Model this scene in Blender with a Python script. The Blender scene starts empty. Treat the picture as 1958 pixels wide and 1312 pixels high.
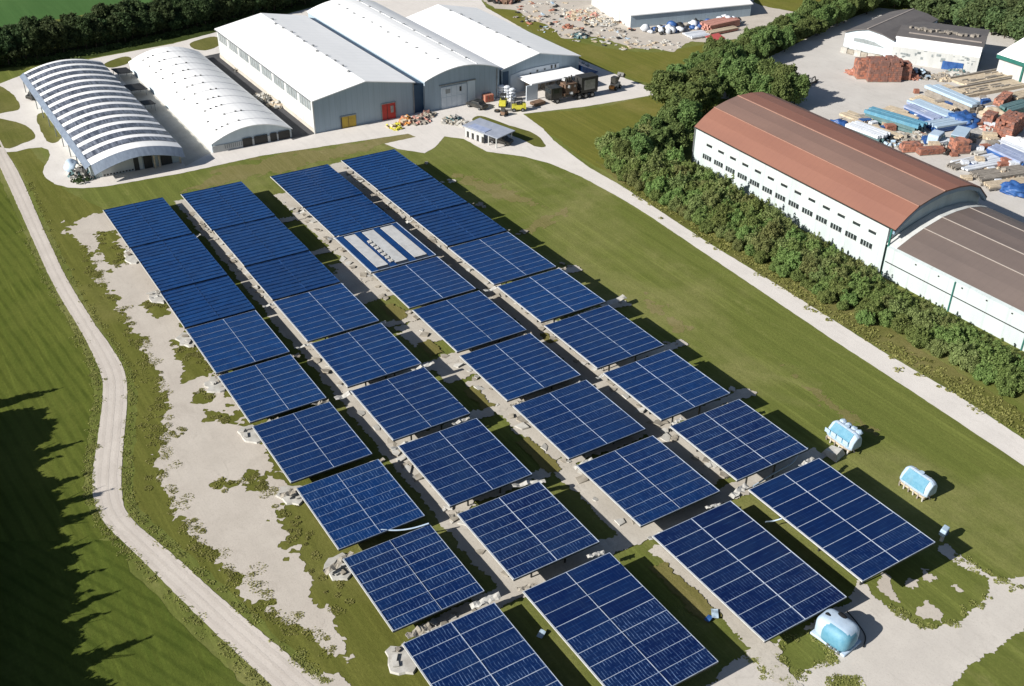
import bpy, math, random
import numpy as np
from mathutils import Vector, Matrix, noise
from mathutils.geometry import tessellate_polygon
random.seed(7)
R_ = math.radians
scene = bpy.context.scene
col = scene.collection

# ------------------------------------------------------------------ camera
PW, PH = 1958.0, 1312.0
CX, CY = PW / 2, PH / 2
VP1, VP2 = (-524., -644.), (4792., -579.)
FOC = math.sqrt(-((VP1[0]-CX)*(VP2[0]-CX) + (VP1[1]-CY)*(VP2[1]-CY)))
CAMH = 70.0
def ray(x, y): return Vector(((x-CX)/FOC, -(y-CY)/FOC, -1.0))
ax_y = ray(*VP1).normalized(); ax_x = ray(*VP2).normalized(); ax_z = ax_x.cross(ax_y)
ROT = Matrix((ax_x, ax_y, ax_z))
def P(x, y, z=0.0):
    "where the sight line of a photograph point meets the height z"
    d = ROT @ ray(x, y); t = (z-CAMH)/d.z
    return Vector((d.x*t, d.y*t, z))
cam_d = bpy.data.cameras.new('camera'); cam = bpy.data.objects.new('camera', cam_d); col.objects.link(cam)
cam.matrix_world = Matrix.Translation((0, 0, CAMH)) @ ROT.to_4x4()
cam_d.sensor_width = 36; cam_d.lens = 36*FOC/PW; cam_d.clip_end = 6000; cam_d.clip_start = 1
scene.camera = cam

# ------------------------------------------------------------------ light
SUN_EL, SUN_A = R_(30), R_(2)
tosun = Vector((-math.cos(SUN_A)*math.cos(SUN_EL), math.sin(SUN_A)*math.cos(SUN_EL), math.sin(SUN_EL)))
sd = bpy.data.lights.new('sun', 'SUN'); so = bpy.data.objects.new('sun', sd); col.objects.link(so)
sd.energy = 5.0; sd.angle = R_(0.5); sd.color = (1.0, 0.955, 0.88)
so.rotation_euler = tosun.to_track_quat('Z', 'Y').to_euler()
w = bpy.data.worlds.new('World'); scene.world = w; w.use_nodes = True
wn = w.node_tree; sky = wn.nodes.new('ShaderNodeTexSky'); sky.sky_type = 'NISHITA'; sky.sun_disc = False
sky.sun_elevation = SUN_EL; sky.sun_rotation = R_(272); sky.altitude = 200
wn.links.new(sky.outputs[0], wn.nodes['Background'].inputs[0]); wn.nodes['Background'].inputs[1].default_value = 0.05
scene.view_settings.view_transform = 'Standard'; scene.view_settings.look = 'None'
scene.view_settings.exposure = 0.55; scene.view_settings.gamma = 1
scene.cycles.max_bounces = 6

# ------------------------------------------------------------------ materials
class NT:
    def __init__(s, name):
        s.m = bpy.data.materials.new(name); s.m.use_nodes = True; s.t = s.m.node_tree
        s.b = s.t.nodes['Principled BSDF']; s.out = s.t.nodes['Material Output']
    def n(s, kind, **kw):
        x = s.t.nodes.new('ShaderNode'+kind)
        for k, v in kw.items(): setattr(x, k, v)
        return x
    def l(s, a, b): s.t.links.new(a, b)
    def coords(s, src='Object', scale=(1, 1, 1), rot=0.0):
        if src == 'World': o = s.n('NewGeometry').outputs['Position']
        else: o = s.n('TexCoord').outputs[src]
        mp = s.n('Mapping'); s.l(o, mp.inputs[0]); mp.inputs['Scale'].default_value = scale; mp.inputs['Rotation'].default_value = (0, 0, rot)
        return mp.outputs[0]
    def noise(s, vec, scale, detail=4, rough=0.6, dist=0.0):
        x = s.n('TexNoise'); s.l(vec, x.inputs['Vector']); x.inputs['Scale'].default_value = scale
        x.inputs['Detail'].default_value = detail; x.inputs['Roughness'].default_value = rough; x.inputs['Distortion'].default_value = dist
        return x.outputs['Fac']
    def ramp(s, fac, a, b, c0=(0, 0, 0), c1=(1, 1, 1)):
        x = s.n('ValToRGB'); s.l(fac, x.inputs[0]); e = x.color_ramp.elements
        e[0].position = a; e[1].position = b; e[0].color = (*c0, 1); e[1].color = (*c1, 1)
        return x.outputs[0]
    def mix(s, fac, a, b, mode='MIX'):
        x = s.n('MixRGB', blend_type=mode)
        for i, v in enumerate((fac, a, b)):
            if hasattr(v, 'is_linked') or hasattr(v, 'links'): s.l(v, x.inputs[i])
            elif i == 0: x.inputs[0].default_value = v
            else: x.inputs[i].default_value = (*v, 1)
        return x.outputs[0]
    def math(s, op, a, b=None):
        x = s.n('Math', operation=op)
        for i, v in enumerate((a, b)):
            if v is None: continue
            if hasattr(v, 'links'): s.l(v, x.inputs[i])
            else: x.inputs[i].default_value = v
        return x.outputs[0]
    def bump(s, h, strength, dist=0.05):
        x = s.n('Bump'); s.l(h, x.inputs['Height']); x.inputs['Strength'].default_value = strength; x.inputs['Distance'].default_value = dist
        s.l(x.outputs[0], s.b.inputs['Normal'])

def mk(name, c1, c2=None, scale=1.0, rough=0.7, bump=0.0, src='Object', stretch=(1, 1, 1), metal=0.0, lo=0.35, hi=0.65, c3=None, scale3=0.1, spec=None, rot=0.0, seam=None, stain=0.0):
    "two colours blended by noise, a third in large soft areas"
    k = NT(name); v = k.coords(src, stretch, rot)
    c2 = c2 or tuple(x*0.82 for x in c1)
    f = k.noise(v, scale, 5, 0.65)
    c = k.ramp(f, lo, hi, c1, c2)
    if c3:
        g = k.noise(k.coords(src), scale3, 3, 0.55)
        c = k.mix(k.ramp(g, 0.45, 0.62), c, c3)
    if stain:
        sn = k.noise(k.coords(src, (1.1, 1.1, 0.12)), 1.0, 6, 0.75); c = k.mix(k.math('MULTIPLY', k.ramp(sn, 0.5, 0.78), stain), c, (0.20, 0.175, 0.14))
    if seam:
        sp = k.n('SeparateXYZ'); k.l(k.coords(src), sp.inputs[0]); ax, per, amt = seam
        d = k.math('ABSOLUTE', k.math('SUBTRACT', k.math('FRACT', k.math('DIVIDE', sp.outputs['XYZ'.index(ax)], per)), 0.5))
        c = k.mix(k.math('MULTIPLY', k.ramp(d, 0.43, 0.49), amt), c, tuple(x*0.45 for x in c1))
    k.l(c, k.b.inputs['Base Color']); k.b.inputs['Roughness'].default_value = rough; k.b.inputs['Metallic'].default_value = metal
    if spec is not None: k.b.inputs['Specular IOR Level'].default_value = spec
    if bump: k.bump(f, bump)
    return k.m

def mk_grass(name, base, dark, dry, row_scale=0.9, row_amt=0.5, rot=0.0, dry_lo=0.5, dry_hi=0.75, bump=0.5, period=0.0, band=0.0):
    "mown grass or crop: long soft rows, fine speckle, dry areas"
    k = NT(name)
    rows = k.noise(k.coords('World', (row_scale, 0.012, 1), rot), 1.0, 4, 0.7)
    rows2 = k.noise(k.coords('World', (row_scale*4, 0.05, 1), rot), 1.0, 3, 0.6)
    fine = k.noise(k.coords('World'), 2.6, 6, 0.75)
    big = k.noise(k.coords('World'), 0.045, 4, 0.6, 0.6)
    mid = k.noise(k.coords('World'), 0.3, 5, 0.7)
    c = k.mix(k.ramp(rows, 0.36, 0.64), base, dark)
    c = k.mix(k.math('MULTIPLY', k.ramp(rows2, 0.4, 0.6), row_amt), c, tuple(x*0.72 for x in base))
    if period:
        wv = k.n('TexWave'); k.l(k.coords('World', (1, 1, 1), rot), wv.inputs['Vector']); wv.inputs['Scale'].default_value = 0.314/period
        wv.inputs['Distortion'].default_value = 2.2; wv.inputs['Detail'].default_value = 3; wv.inputs['Detail Scale'].default_value = 0.35
        c = k.mix(k.math('MULTIPLY', k.math('MULTIPLY', k.ramp(wv.outputs['Fac'], 0.55, 0.95), k.ramp(mid, 0.25, 0.6)), band), c, tuple(x*0.62 for x in dark))
    worn = k.noise(k.coords('World', (1, 0.35, 1), rot), 0.13, 6, 0.75, 0.8)
    c = k.mix(k.math('MULTIPLY', k.ramp(worn, 0.58, 0.76), 0.55), c, tuple(min(1, x*1.25) for x in dry))
    c = k.mix(k.math('MULTIPLY', k.ramp(big, dry_lo, dry_hi), 0.8), c, dry)
    c = k.mix(k.math('MULTIPLY', k.ramp(mid, 0.42, 0.7), 0.45), c, dark)
    c = k.mix(k.math('MULTIPLY', k.ramp(fine, 0.35, 0.7), 0.4), c, tuple(x*0.62 for x in dark))
    k.l(c, k.b.inputs['Base Color']); k.b.inputs['Roughness'].default_value = 0.95; k.b.inputs['Specular IOR Level'].default_value = 0.05
    k.bump(fine, bump, 0.12)
    return k.m

def mk_road(name, c1, c2, c3, tracks=0.0):
    k = NT(name)
    a = k.noise(k.coords('World'), 0.22, 5, 0.65); b = k.noise(k.coords('World'), 5.0, 5, 0.75); s = k.noise(k.coords('World', (1.6, 0.05, 1), R_(18)), 1.0, 3, 0.6)
    c = k.mix(k.ramp(a, 0.35, 0.68), c1, c2)
    c = k.mix(k.math('MULTIPLY', k.ramp(b, 0.5, 0.72), 0.5), c, c3)
    c = k.mix(k.math('MULTIPLY', k.ramp(s, 0.5, 0.7), 0.35), c, tuple(x*0.82 for x in c1))
    st = k.noise(k.coords('World', (1, 0.5, 1)), 0.55, 7, 0.78, 1.2)
    c = k.mix(k.math('MULTIPLY', k.ramp(st, 0.54, 0.70), 0.42), c, tuple(x*0.86 for x in c3))
    pe = k.n('TexVoronoi'); k.l(k.coords('World'), pe.inputs['Vector']); pe.inputs['Scale'].default_value = 3.2
    c = k.mix(k.math('MULTIPLY', k.ramp(pe.outputs['Distance'], 0.05, 0.16, (1, 1, 1), (0, 0, 0)), 0.55), c, tuple(x*0.7 for x in c3))
    k.l(c, k.b.inputs['Base Color']); k.b.inputs['Roughness'].default_value = 0.92; k.b.inputs['Specular IOR Level'].default_value = 0.15
    k.bump(b, 0.35, 0.04)
    return k.m

def mk_leaf(name, a, b):
    k = NT(name)
    oi = k.n('ObjectInfo').outputs['Random']; ge = k.n('NewGeometry').outputs['Random Per Island']
    cl = k.noise(k.coords('Object'), 0.9, 3, 0.5)
    c = k.mix(ge, a, b)
    c = k.mix(k.math('MULTIPLY', k.ramp(cl, 0.4, 0.65), 0.55), c, tuple(x*0.7 for x in a))
    hs = k.n('HueSaturation'); k.l(c, hs.inputs['Color'])
    k.l(k.math('ADD', k.math('MULTIPLY', oi, 0.05), 0.475), hs.inputs['Hue']); k.l(k.math('ADD', k.math('MULTIPLY', oi, 0.4), 0.8), hs.inputs['Value'])
    k.l(hs.outputs[0], k.b.inputs['Base Color']); k.b.inputs['Roughness'].default_value = 0.7; k.b.inputs['Specular IOR Level'].default_value = 0.15
    tr = k.n('BsdfTranslucent'); k.l(hs.outputs[0], tr.inputs[0])
    ms = k.n('MixShader'); ms.inputs[0].default_value = 0.38; k.l(k.b.outputs[0], ms.inputs[1]); k.l(tr.outputs[0], ms.inputs[2]); k.l(ms.outputs[0], k.out.inputs[0])
    return k.m

def mk_panel():
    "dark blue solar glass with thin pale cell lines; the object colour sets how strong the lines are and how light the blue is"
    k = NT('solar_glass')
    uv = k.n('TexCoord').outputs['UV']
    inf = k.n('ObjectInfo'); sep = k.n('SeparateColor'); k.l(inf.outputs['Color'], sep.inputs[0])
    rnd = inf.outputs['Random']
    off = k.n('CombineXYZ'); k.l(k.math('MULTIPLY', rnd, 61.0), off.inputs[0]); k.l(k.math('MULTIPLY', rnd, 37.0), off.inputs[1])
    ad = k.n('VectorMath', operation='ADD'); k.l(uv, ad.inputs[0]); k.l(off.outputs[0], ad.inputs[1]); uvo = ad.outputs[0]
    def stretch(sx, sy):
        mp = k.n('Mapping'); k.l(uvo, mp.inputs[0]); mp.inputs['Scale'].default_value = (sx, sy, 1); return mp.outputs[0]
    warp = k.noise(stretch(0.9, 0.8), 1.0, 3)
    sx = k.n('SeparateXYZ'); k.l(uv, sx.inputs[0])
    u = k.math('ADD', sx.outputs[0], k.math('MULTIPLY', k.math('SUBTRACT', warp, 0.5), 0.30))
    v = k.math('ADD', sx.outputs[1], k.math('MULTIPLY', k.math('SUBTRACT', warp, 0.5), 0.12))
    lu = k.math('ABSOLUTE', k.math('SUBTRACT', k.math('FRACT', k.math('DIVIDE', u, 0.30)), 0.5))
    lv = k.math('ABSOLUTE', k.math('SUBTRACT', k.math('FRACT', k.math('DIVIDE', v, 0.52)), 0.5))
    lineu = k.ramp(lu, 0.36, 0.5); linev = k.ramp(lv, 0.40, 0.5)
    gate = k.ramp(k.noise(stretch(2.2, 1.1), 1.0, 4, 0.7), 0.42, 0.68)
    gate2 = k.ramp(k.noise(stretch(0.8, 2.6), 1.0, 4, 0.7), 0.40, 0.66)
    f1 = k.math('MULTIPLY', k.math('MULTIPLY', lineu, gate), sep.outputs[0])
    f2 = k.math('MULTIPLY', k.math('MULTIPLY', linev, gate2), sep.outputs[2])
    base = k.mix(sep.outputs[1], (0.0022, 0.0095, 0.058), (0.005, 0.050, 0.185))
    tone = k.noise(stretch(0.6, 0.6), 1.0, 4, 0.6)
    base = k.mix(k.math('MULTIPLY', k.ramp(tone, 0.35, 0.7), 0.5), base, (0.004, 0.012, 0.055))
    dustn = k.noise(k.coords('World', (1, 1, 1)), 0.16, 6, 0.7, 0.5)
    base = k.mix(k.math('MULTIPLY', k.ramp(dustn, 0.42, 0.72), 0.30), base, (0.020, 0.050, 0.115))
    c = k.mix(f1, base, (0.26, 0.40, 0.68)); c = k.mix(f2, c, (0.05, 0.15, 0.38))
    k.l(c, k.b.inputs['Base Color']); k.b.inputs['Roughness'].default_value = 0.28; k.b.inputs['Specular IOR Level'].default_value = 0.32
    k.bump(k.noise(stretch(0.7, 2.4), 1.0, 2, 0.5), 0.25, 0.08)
    return k.m

M = {}
M['grass'] = mk_grass('grass', (0.182, 0.205, 0.052), (0.122, 0.148, 0.034), (0.275, 0.255, 0.108), 0.7, 0.9, period=2.6, band=0.38, dry_lo=.46, dry_hi=.72)
M['grass_left'] = mk_grass('grass_left', (0.165, 0.168, 0.040), (0.112, 0.122, 0.026), (0.205, 0.192, 0.066), 0.9, 0.5, R_(-4), period=1.9, band=0.35)
M['field_left'] = mk_grass('field_left', (0.142, 0.168, 0.032), (0.078, 0.104, 0.018), (0.160, 0.172, 0.040), 0.8, 1.0, R_(-6), period=1.25, band=0.75)
M['field_near'] = mk_grass('field_near', (0.118, 0.148, 0.027), (0.066, 0.094, 0.016), (0.132, 0.150, 0.034), 0.8, 1.0, R_(-26), period=1.25, band=0.7)
M['field_far'] = mk_grass('field_far', (0.075, 0.155, 0.048), (0.058, 0.128, 0.038), (0.09, 0.165, 0.052), 0.35, 0.35, R_(68), bump=0.2)
M['meadow'] = mk_grass('meadow', (0.185, 0.182, 0.040), (0.125, 0.135, 0.028), (0.24, 0.205, 0.068))
M['rough_grass'] = mk_grass('rough_grass', (0.150, 0.155, 0.040), (0.095, 0.105, 0.026), (0.25, 0.215, 0.095), 0.5, 0.3, dry_lo=.42, dry_hi=.66)
M['dry_grass'] = mk_grass('dry_grass', (0.225, 0.20, 0.082), (0.165, 0.155, 0.055), (0.30, 0.255, 0.14), 0.9, 0.4)
M['olive_mat'] = mk_grass('olive_mat', (0.205, 0.180, 0.068), (0.155, 0.145, 0.046), (0.26, 0.22, 0.10), 0.9, 0.3)
M['tall_crop'] = mk_grass('tall_crop', (0.062, 0.085, 0.022), (0.038, 0.055, 0.014), (0.07, 0.09, 0.03), 1.2, 0.6, R_(70), bump=1.0)
M['gravel'] = mk_road('gravel', (0.52, 0.475, 0.42), (0.45, 0.407, 0.357), (0.36, 0.32, 0.275))
M['track'] = mk_road('track', (0.58, 0.53, 0.48), (0.51, 0.464, 0.42), (0.42, 0.378, 0.335))
M['road'] = mk_road('road', (0.66, 0.625, 0.59), (0.60, 0.567, 0.535), (0.52, 0.49, 0.455))
M['sand_yard'] = mk_road('sand_yard', (0.57, 0.535, 0.49), (0.50, 0.468, 0.43), (0.42, 0.388, 0.35))
M['yard'] = mk_road('yard', (0.56, 0.535, 0.505), (0.50, 0.476, 0.447), (0.42, 0.395, 0.365))
M['rut'] = mk_road('rut', (0.535, 0.487, 0.44), (0.48, 0.435, 0.39), (0.40, 0.36, 0.32))
M['concrete'] = mk_road('concrete', (0.54, 0.505, 0.45), (0.43, 0.395, 0.345), (0.31, 0.285, 0.245))
M['shaded_lane'] = mk_road('shaded_lane', (0.075, 0.076, 0.082), (0.06, 0.06, 0.065), (0.11, 0.11, 0.11))  # lane ground darkened to hold the sheds' shadow in its colour
M['slab'] = mk('slab', (0.52, 0.51, 0.48), (0.36, 0.345, 0.315), 0.9, 0.9, 0.3)
M['stone'] = mk('stone', (0.36, 0.33, 0.28), (0.22, 0.195, 0.16), 1.4, 0.95, 0.4)
M['panel'] = mk_panel()
M['frame_white'] = mk('frame_white', (0.48, 0.53, 0.62), (0.30, 0.36, 0.47), 1.5, 0.45)
M['frame_blue'] = mk('frame_blue', (0.006, 0.016, 0.05), (0.03, 0.09, 0.25), 1.0, 0.45)
M['frame_mid'] = mk('frame_mid', (0.42, 0.48, 0.60), (0.22, 0.29, 0.43), 1.5, 0.45)
M['frame_edge'] = mk('frame_edge', (0.55, 0.55, 0.53), (0.42, 0.42, 0.40), 2.0, 0.5)
M['backsheet'] = mk('backsheet', (0.02, 0.03, 0.05), (0.012, 0.02, 0.035), 1.0, 0.6)
M['steel'] = mk('steel', (0.30, 0.31, 0.32), (0.20, 0.21, 0.22), 2.0, 0.45, metal=0.6)
M['white_roof'] = mk('white_roof', (0.92, 0.92, 0.92), (0.86, 0.865, 0.87), 0.25, 0.5, stretch=(1, 0.3, 1), seam=('Y', 2.2, 0.16))
M['white_seam'] = mk('white_seam', (0.60, 0.61, 0.63), None, 1.0, 0.6)
M['white_wall'] = mk('white_wall', (0.56, 0.575, 0.57), (0.45, 0.465, 0.46), 0.35, 0.7, stretch=(1, 1, 0.25), seam=('Y', 3.1, 0.16), stain=0.32)
M['pale_wall'] = mk('pale_wall', (0.50, 0.565, 0.575), (0.43, 0.49, 0.50), 0.3, 0.7, stretch=(1, 1, 0.3), seam=('Y', 3.0, 0.18), stain=0.28)
M['gable'] = mk('gable', (0.33, 0.415, 0.49), (0.30, 0.38, 0.45), 0.4, 0.65, stretch=(3, 3, 0.15), seam=('X', 1.1, 0.22), stain=0.18)  # blue-grey carries the shade of the end walls in the colour
M['gable_light'] = mk('gable_light', (0.58, 0.66, 0.72), (0.50, 0.58, 0.64), 0.4, 0.65, stretch=(2, 2, 0.3))
M['door_white'] = mk('door_white', (0.58, 0.64, 0.70), (0.50, 0.56, 0.62), 0.6, 0.6)
M['navy_wall'] = mk('navy_wall', (0.025, 0.075, 0.145), (0.018, 0.058, 0.118), 0.6, 0.55)  # dark blue wall colour with the shade of the hall gap mixed in
M['slate_fascia'] = mk('slate_fascia', (0.20, 0.245, 0.315), (0.15, 0.185, 0.245), 0.8, 0.6, stretch=(3, 1, 1))
M['window_grey'] = mk('window_grey', (0.30, 0.33, 0.34), (0.20, 0.225, 0.235), 1.2, 0.25)
M['window_dark'] = mk('window_dark', (0.035, 0.042, 0.045), (0.02, 0.024, 0.026), 1.5, 0.15)
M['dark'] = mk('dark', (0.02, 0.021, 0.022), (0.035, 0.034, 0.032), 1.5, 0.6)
M['red_roof'] = mk('red_roof', (0.235, 0.108, 0.076), (0.212, 0.097, 0.070), 0.3, 0.6, stretch=(1, 0.25, 1), seam=('Y', 1.15, 0.10))
M['brown_roof'] = mk('brown_roof', (0.205, 0.128, 0.104), (0.178, 0.112, 0.092), 0.3, 0.6, stretch=(1, 0.25, 1), seam=('Y', 1.15, 0.10))
M['taupe_roof'] = mk('taupe_roof', (0.150, 0.118, 0.106), (0.128, 0.101, 0.092), 0.3, 0.6, stretch=(1, 0.3, 1), seam=('Y', 1.15, 0.10))
M['seam_pink'] = mk('seam_pink', (0.30, 0.165, 0.125), None, 1.0, 0.6)
M['seam_pale'] = mk('seam_pale', (0.33, 0.29, 0.265), None, 1.0, 0.6)
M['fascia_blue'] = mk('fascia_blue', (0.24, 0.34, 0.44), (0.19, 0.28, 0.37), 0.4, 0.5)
M['grey_roof'] = mk('grey_roof', (0.125, 0.115, 0.112), (0.10, 0.092, 0.092), 0.4, 0.75)
M['glazing'] = mk('glazing', (0.045, 0.052, 0.072), (0.20, 0.22, 0.27), 1.3, 0.3, stretch=(2.6, 0.25, 1), lo=0.42, hi=0.62)
M['red_door'] = mk('red_door', (0.48, 0.035, 0.03), (0.36, 0.025, 0.025), 0.8, 0.5)
M['yellow_door'] = mk('yellow_door', (0.52, 0.36, 0.035), (0.42, 0.28, 0.03), 0.8, 0.5)
M['yellow'] = mk('yellow', (0.62, 0.58, 0.06), (0.46, 0.42, 0.05), 1.2, 0.45)
M['orange'] = mk('orange', (0.62, 0.30, 0.06), (0.50, 0.18, 0.06), 0.9, 0.7)
M['black_paint'] = mk('black_paint', (0.018, 0.019, 0.02), (0.05, 0.048, 0.042), 0.9, 0.4)
M['rust'] = mk('rust', (0.20, 0.12, 0.075), (0.10, 0.065, 0.045), 0.9, 0.8)
M['black_hole'] = mk('black_hole', (0.004, 0.004, 0.005), (0.006, 0.006, 0.007), 1.5, 0.8)
M['lilac_grey'] = mk('lilac_grey', (0.33, 0.36, 0.43), (0.26, 0.29, 0.36), .8, .5)
M['strip_white'] = mk('strip_white', (0.50, 0.505, 0.51), (0.40, 0.405, 0.41), .8, .6, stain=.3)
M['tyre'] = mk('tyre', (0.014, 0.014, 0.014), (0.025, 0.025, 0.024), 2.0, 0.85)
M['light_blue'] = mk('light_blue', (0.075, 0.235, 0.35), (0.13, 0.31, 0.42), 1.4, 0.6, stain=.25)
M['pale_blue'] = mk('pale_blue', (0.42, 0.53, 0.64), (0.34, 0.45, 0.57), 0.7, 0.5)
M['tank_white'] = mk('tank_white', (0.46, 0.56, 0.68), (0.36, 0.47, 0.60), 0.9, 0.6, stain=.3)
M['blue_tarp'] = mk('blue_tarp', (0.015, 0.055, 0.20), (0.04, 0.12, 0.32), 0.8, 0.45, 0.6)
M['teal'] = mk('teal', (0.07, 0.14, 0.15), (0.12, 0.20, 0.21), 1.0, 0.6)
M['beige_wood'] = mk('beige_wood', (0.55, 0.46, 0.34), (0.40, 0.33, 0.24), 1.2, 0.8, 0.2)
M['grey_wood'] = mk('grey_wood', (0.30, 0.27, 0.235), (0.20, 0.18, 0.155), 1.2, 0.85, 0.3)
M['white_board'] = mk('white_board', (0.66, 0.69, 0.74), (0.52, 0.56, 0.62), 0.8, 0.6)
M['lilac_board'] = mk('lilac_board', (0.33, 0.38, 0.52), (0.22, 0.27, 0.42), 0.9, 0.5)
M['brick_red'] = mk('brick_red', (0.33, 0.14, 0.095), (0.23, 0.095, 0.065), 1.6, 0.85, 0.4)
M['brick_orange'] = mk('brick_orange', (0.44, 0.20, 0.135), (0.33, 0.135, 0.09), 1.2, 0.85, 0.3)
M['brick_brown'] = mk('brick_brown', (0.24, 0.125, 0.10), (0.165, 0.088, 0.072), 1.6, 0.85, 0.4)
M['pink'] = mk('pink', (0.50, 0.25, 0.20), (0.42, 0.20, 0.16), 1.0, 0.8)
M['awning_red'] = mk('awning_red', (0.50, 0.10, 0.09), (0.42, 0.08, 0.08), 0.8, 0.6)
M['green_trim'] = mk('green_trim', (0.02, 0.14, 0.115), (0.015, 0.11, 0.09), 1.0, 0.5)
M['bark'] = mk('bark', (0.09, 0.065, 0.045), (0.05, 0.038, 0.028), 2.0, 0.95, 0.5)
M['leaf_bush'] = mk_leaf('leaf_bush', (0.135, 0.200, 0.056), (0.245, 0.315, 0.105))
M['leaf_pale'] = mk_leaf('leaf_pale', (0.165, 0.205, 0.068), (0.285, 0.325, 0.13))
M['leaf_tree'] = mk_leaf('leaf_tree', (0.115, 0.172, 0.056), (0.210, 0.275, 0.092))
M['leaf_dark'] = mk_leaf('leaf_dark', (0.046, 0.074, 0.030), (0.086, 0.122, 0.046))
M['leaf_far'] = mk_leaf('leaf_far', (0.092, 0.138, 0.058), (0.155, 0.205, 0.080))
M['weed'] = mk_leaf('weed', (0.210, 0.220, 0.060), (0.360, 0.345, 0.125))

# ------------------------------------------------------------------ mesh helpers
class MB:
    "collects faces and links them as one mesh object"
    def __init__(s): s.v = []; s.f = []; s.mi = []; s.cur = 0; s.smooth = False
    def add(s, vs, fs):
        o = len(s.v); s.v.extend(tuple(p) for p in vs)
        for f in fs: s.f.append(tuple(i+o for i in f)); s.mi.append(s.cur)
        return s
    def box(s, c, size, rz=0.0, tilt=None):
        a, b, d = (x/2 for x in size)
        vs = [Vector((x*a, y*b, z*d)) for z in (-1, 1) for y in (-1, 1) for x in (-1, 1)]
        m = Matrix.Rotation(rz, 3, 'Z')
        if tilt: m = m @ Matrix.Rotation(tilt[0], 3, 'X') @ Matrix.Rotation(tilt[1], 3, 'Y')
        c = Vector(c)
        s.add([m @ q + c for q in vs], [(0, 2, 3, 1), (4, 5, 7, 6), (0, 1, 5, 4), (2, 6, 7, 3), (0, 4, 6, 2), (1, 3, 7, 5)])
        return s
    def beam(s, p, q, w, h, z0=0.0):
        p, q = Vector(p), Vector(q); d = q-p; L = d.xy.length; rz = math.atan2(d.y, d.x)
        c = (p+q)/2
        return s.box((c.x, c.y, z0+h/2), (L, w, h), rz)
    def bar(s, p, q, r=0.05, n=6):
        p, q = Vector(p), Vector(q); d = (q-p).normalized()
        a = d.orthogonal().normalized(); b = d.cross(a); vs = []
        for e in (p, q):
            for i in range(n):
                t = 2*math.pi*i/n; vs.append(e+a*math.cos(t)*r+b*math.sin(t)*r)
        s.add(vs, [(i, (i+1) % n, n+(i+1) % n, n+i) for i in range(n)]+[tuple(range(n))[::-1], tuple(range(n, 2*n))]); return s
    def cone(s, p, q, r0, r1, n=7):
        p, q = Vector(p), Vector(q); d = (q-p).normalized(); a = d.orthogonal().normalized(); b = d.cross(a); vs = []
        for e, r in ((p, r0), (q, r1)):
            for i in range(n):
                t = 2*math.pi*i/n; vs.append(e+a*math.cos(t)*r+b*math.sin(t)*r)
        s.add(vs, [(i, (i+1) % n, n+(i+1) % n, n+i) for i in range(n)]+[tuple(range(n, 2*n))]); return s
    def prism(s, prof, y0, y1, shear=0.0, closed=True, caps=True):
        "profile of (x, z) swept along y"
        n = len(prof)
        vs = [(x, y0, z) for x, z in prof]+[(x+shear*(y1-y0), y1, z) for x, z in prof]
        fs = [(i, n+i, n+(i+1) % n, (i+1) % n) for i in range(n if closed else n-1)]
        if caps: fs += [tuple(range(n)), tuple(range(2*n-1, n-1, -1))]
        s.add(vs, fs); return s
    def shell(s, prof, y0, y1, th=0.15, shear=0.0):
        "an open profile thickened downwards and swept along y"
        under = [(x, z-th) for x, z in prof][::-1]
        return s.prism(prof+under, y0, y1, shear)
    def blob(s, c, r, seed=0, sub=2, amp=0.25, freq=1.0):
        import bmesh
        bm = bmesh.new(); bmesh.ops.create_icosphere(bm, subdivisions=sub, radius=1.0)
        o = Vector((seed*3.1, seed*1.7, seed*0.9)); r = Vector(r if hasattr(r, '__len__') else (r, r, r)); c = Vector(c)
        vs = []
        for v in bm.verts:
            k = 1+amp*noise.noise(v.co*1.6*freq+o)*2
            vs.append(c+Vector((v.co.x*r.x*k, v.co.y*r.y*k, v.co.z*r.z*k)))
        s.add(vs, [tuple(v.index for v in f.verts) for f in bm.faces]); bm.free(); return s
    def build(s, name, mats, parent=None, loc=None):
        me = bpy.data.meshes.new(name); me.from_pydata(s.v, [], s.f)
        mats = mats if isinstance(mats, (list, tuple)) else [mats]
        for m in mats: me.materials.append(m)
        if len(mats) > 1: me.polygons.foreach_set('material_index', s.mi)
        if s.smooth: me.polygons.foreach_set('use_smooth', [True]*len(s.f))
        me.update()
        o = bpy.data.objects.new(name, me); col.objects.link(o)
        if parent: o.parent = parent
        if loc is not None: o.location = loc
        return o
def tag(o, label, cat, group=None, kind=None):
    if label: o['label'] = label
    if cat: o['category'] = cat
    if group: o['group'] = group
    if kind: o['kind'] = kind
    return o
def thing(name, label, cat, loc=(0, 0, 0), rz=0.0, group=None):
    o = bpy.data.objects.new(name, None); col.objects.link(o); o.empty_display_size = 0.5
    o.location = loc; o.rotation_euler = (0, 0, rz)
    return tag(o, label, cat, group)
def dup(o, loc, rz=0.0, sc=1.0, label=None):
    c = o.copy(); col.objects.link(c); c.location = loc; c.rotation_euler = (0, 0, rz); c.scale = sc if hasattr(sc, '__len__') else (sc, sc, sc)
    if label: c['label'] = label
    for ch in list(o.children):
        d = ch.copy(); col.objects.link(d); d.parent = c
        for g in list(ch.children):
            e = g.copy(); col.objects.link(e); e.parent = d
    return c

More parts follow.
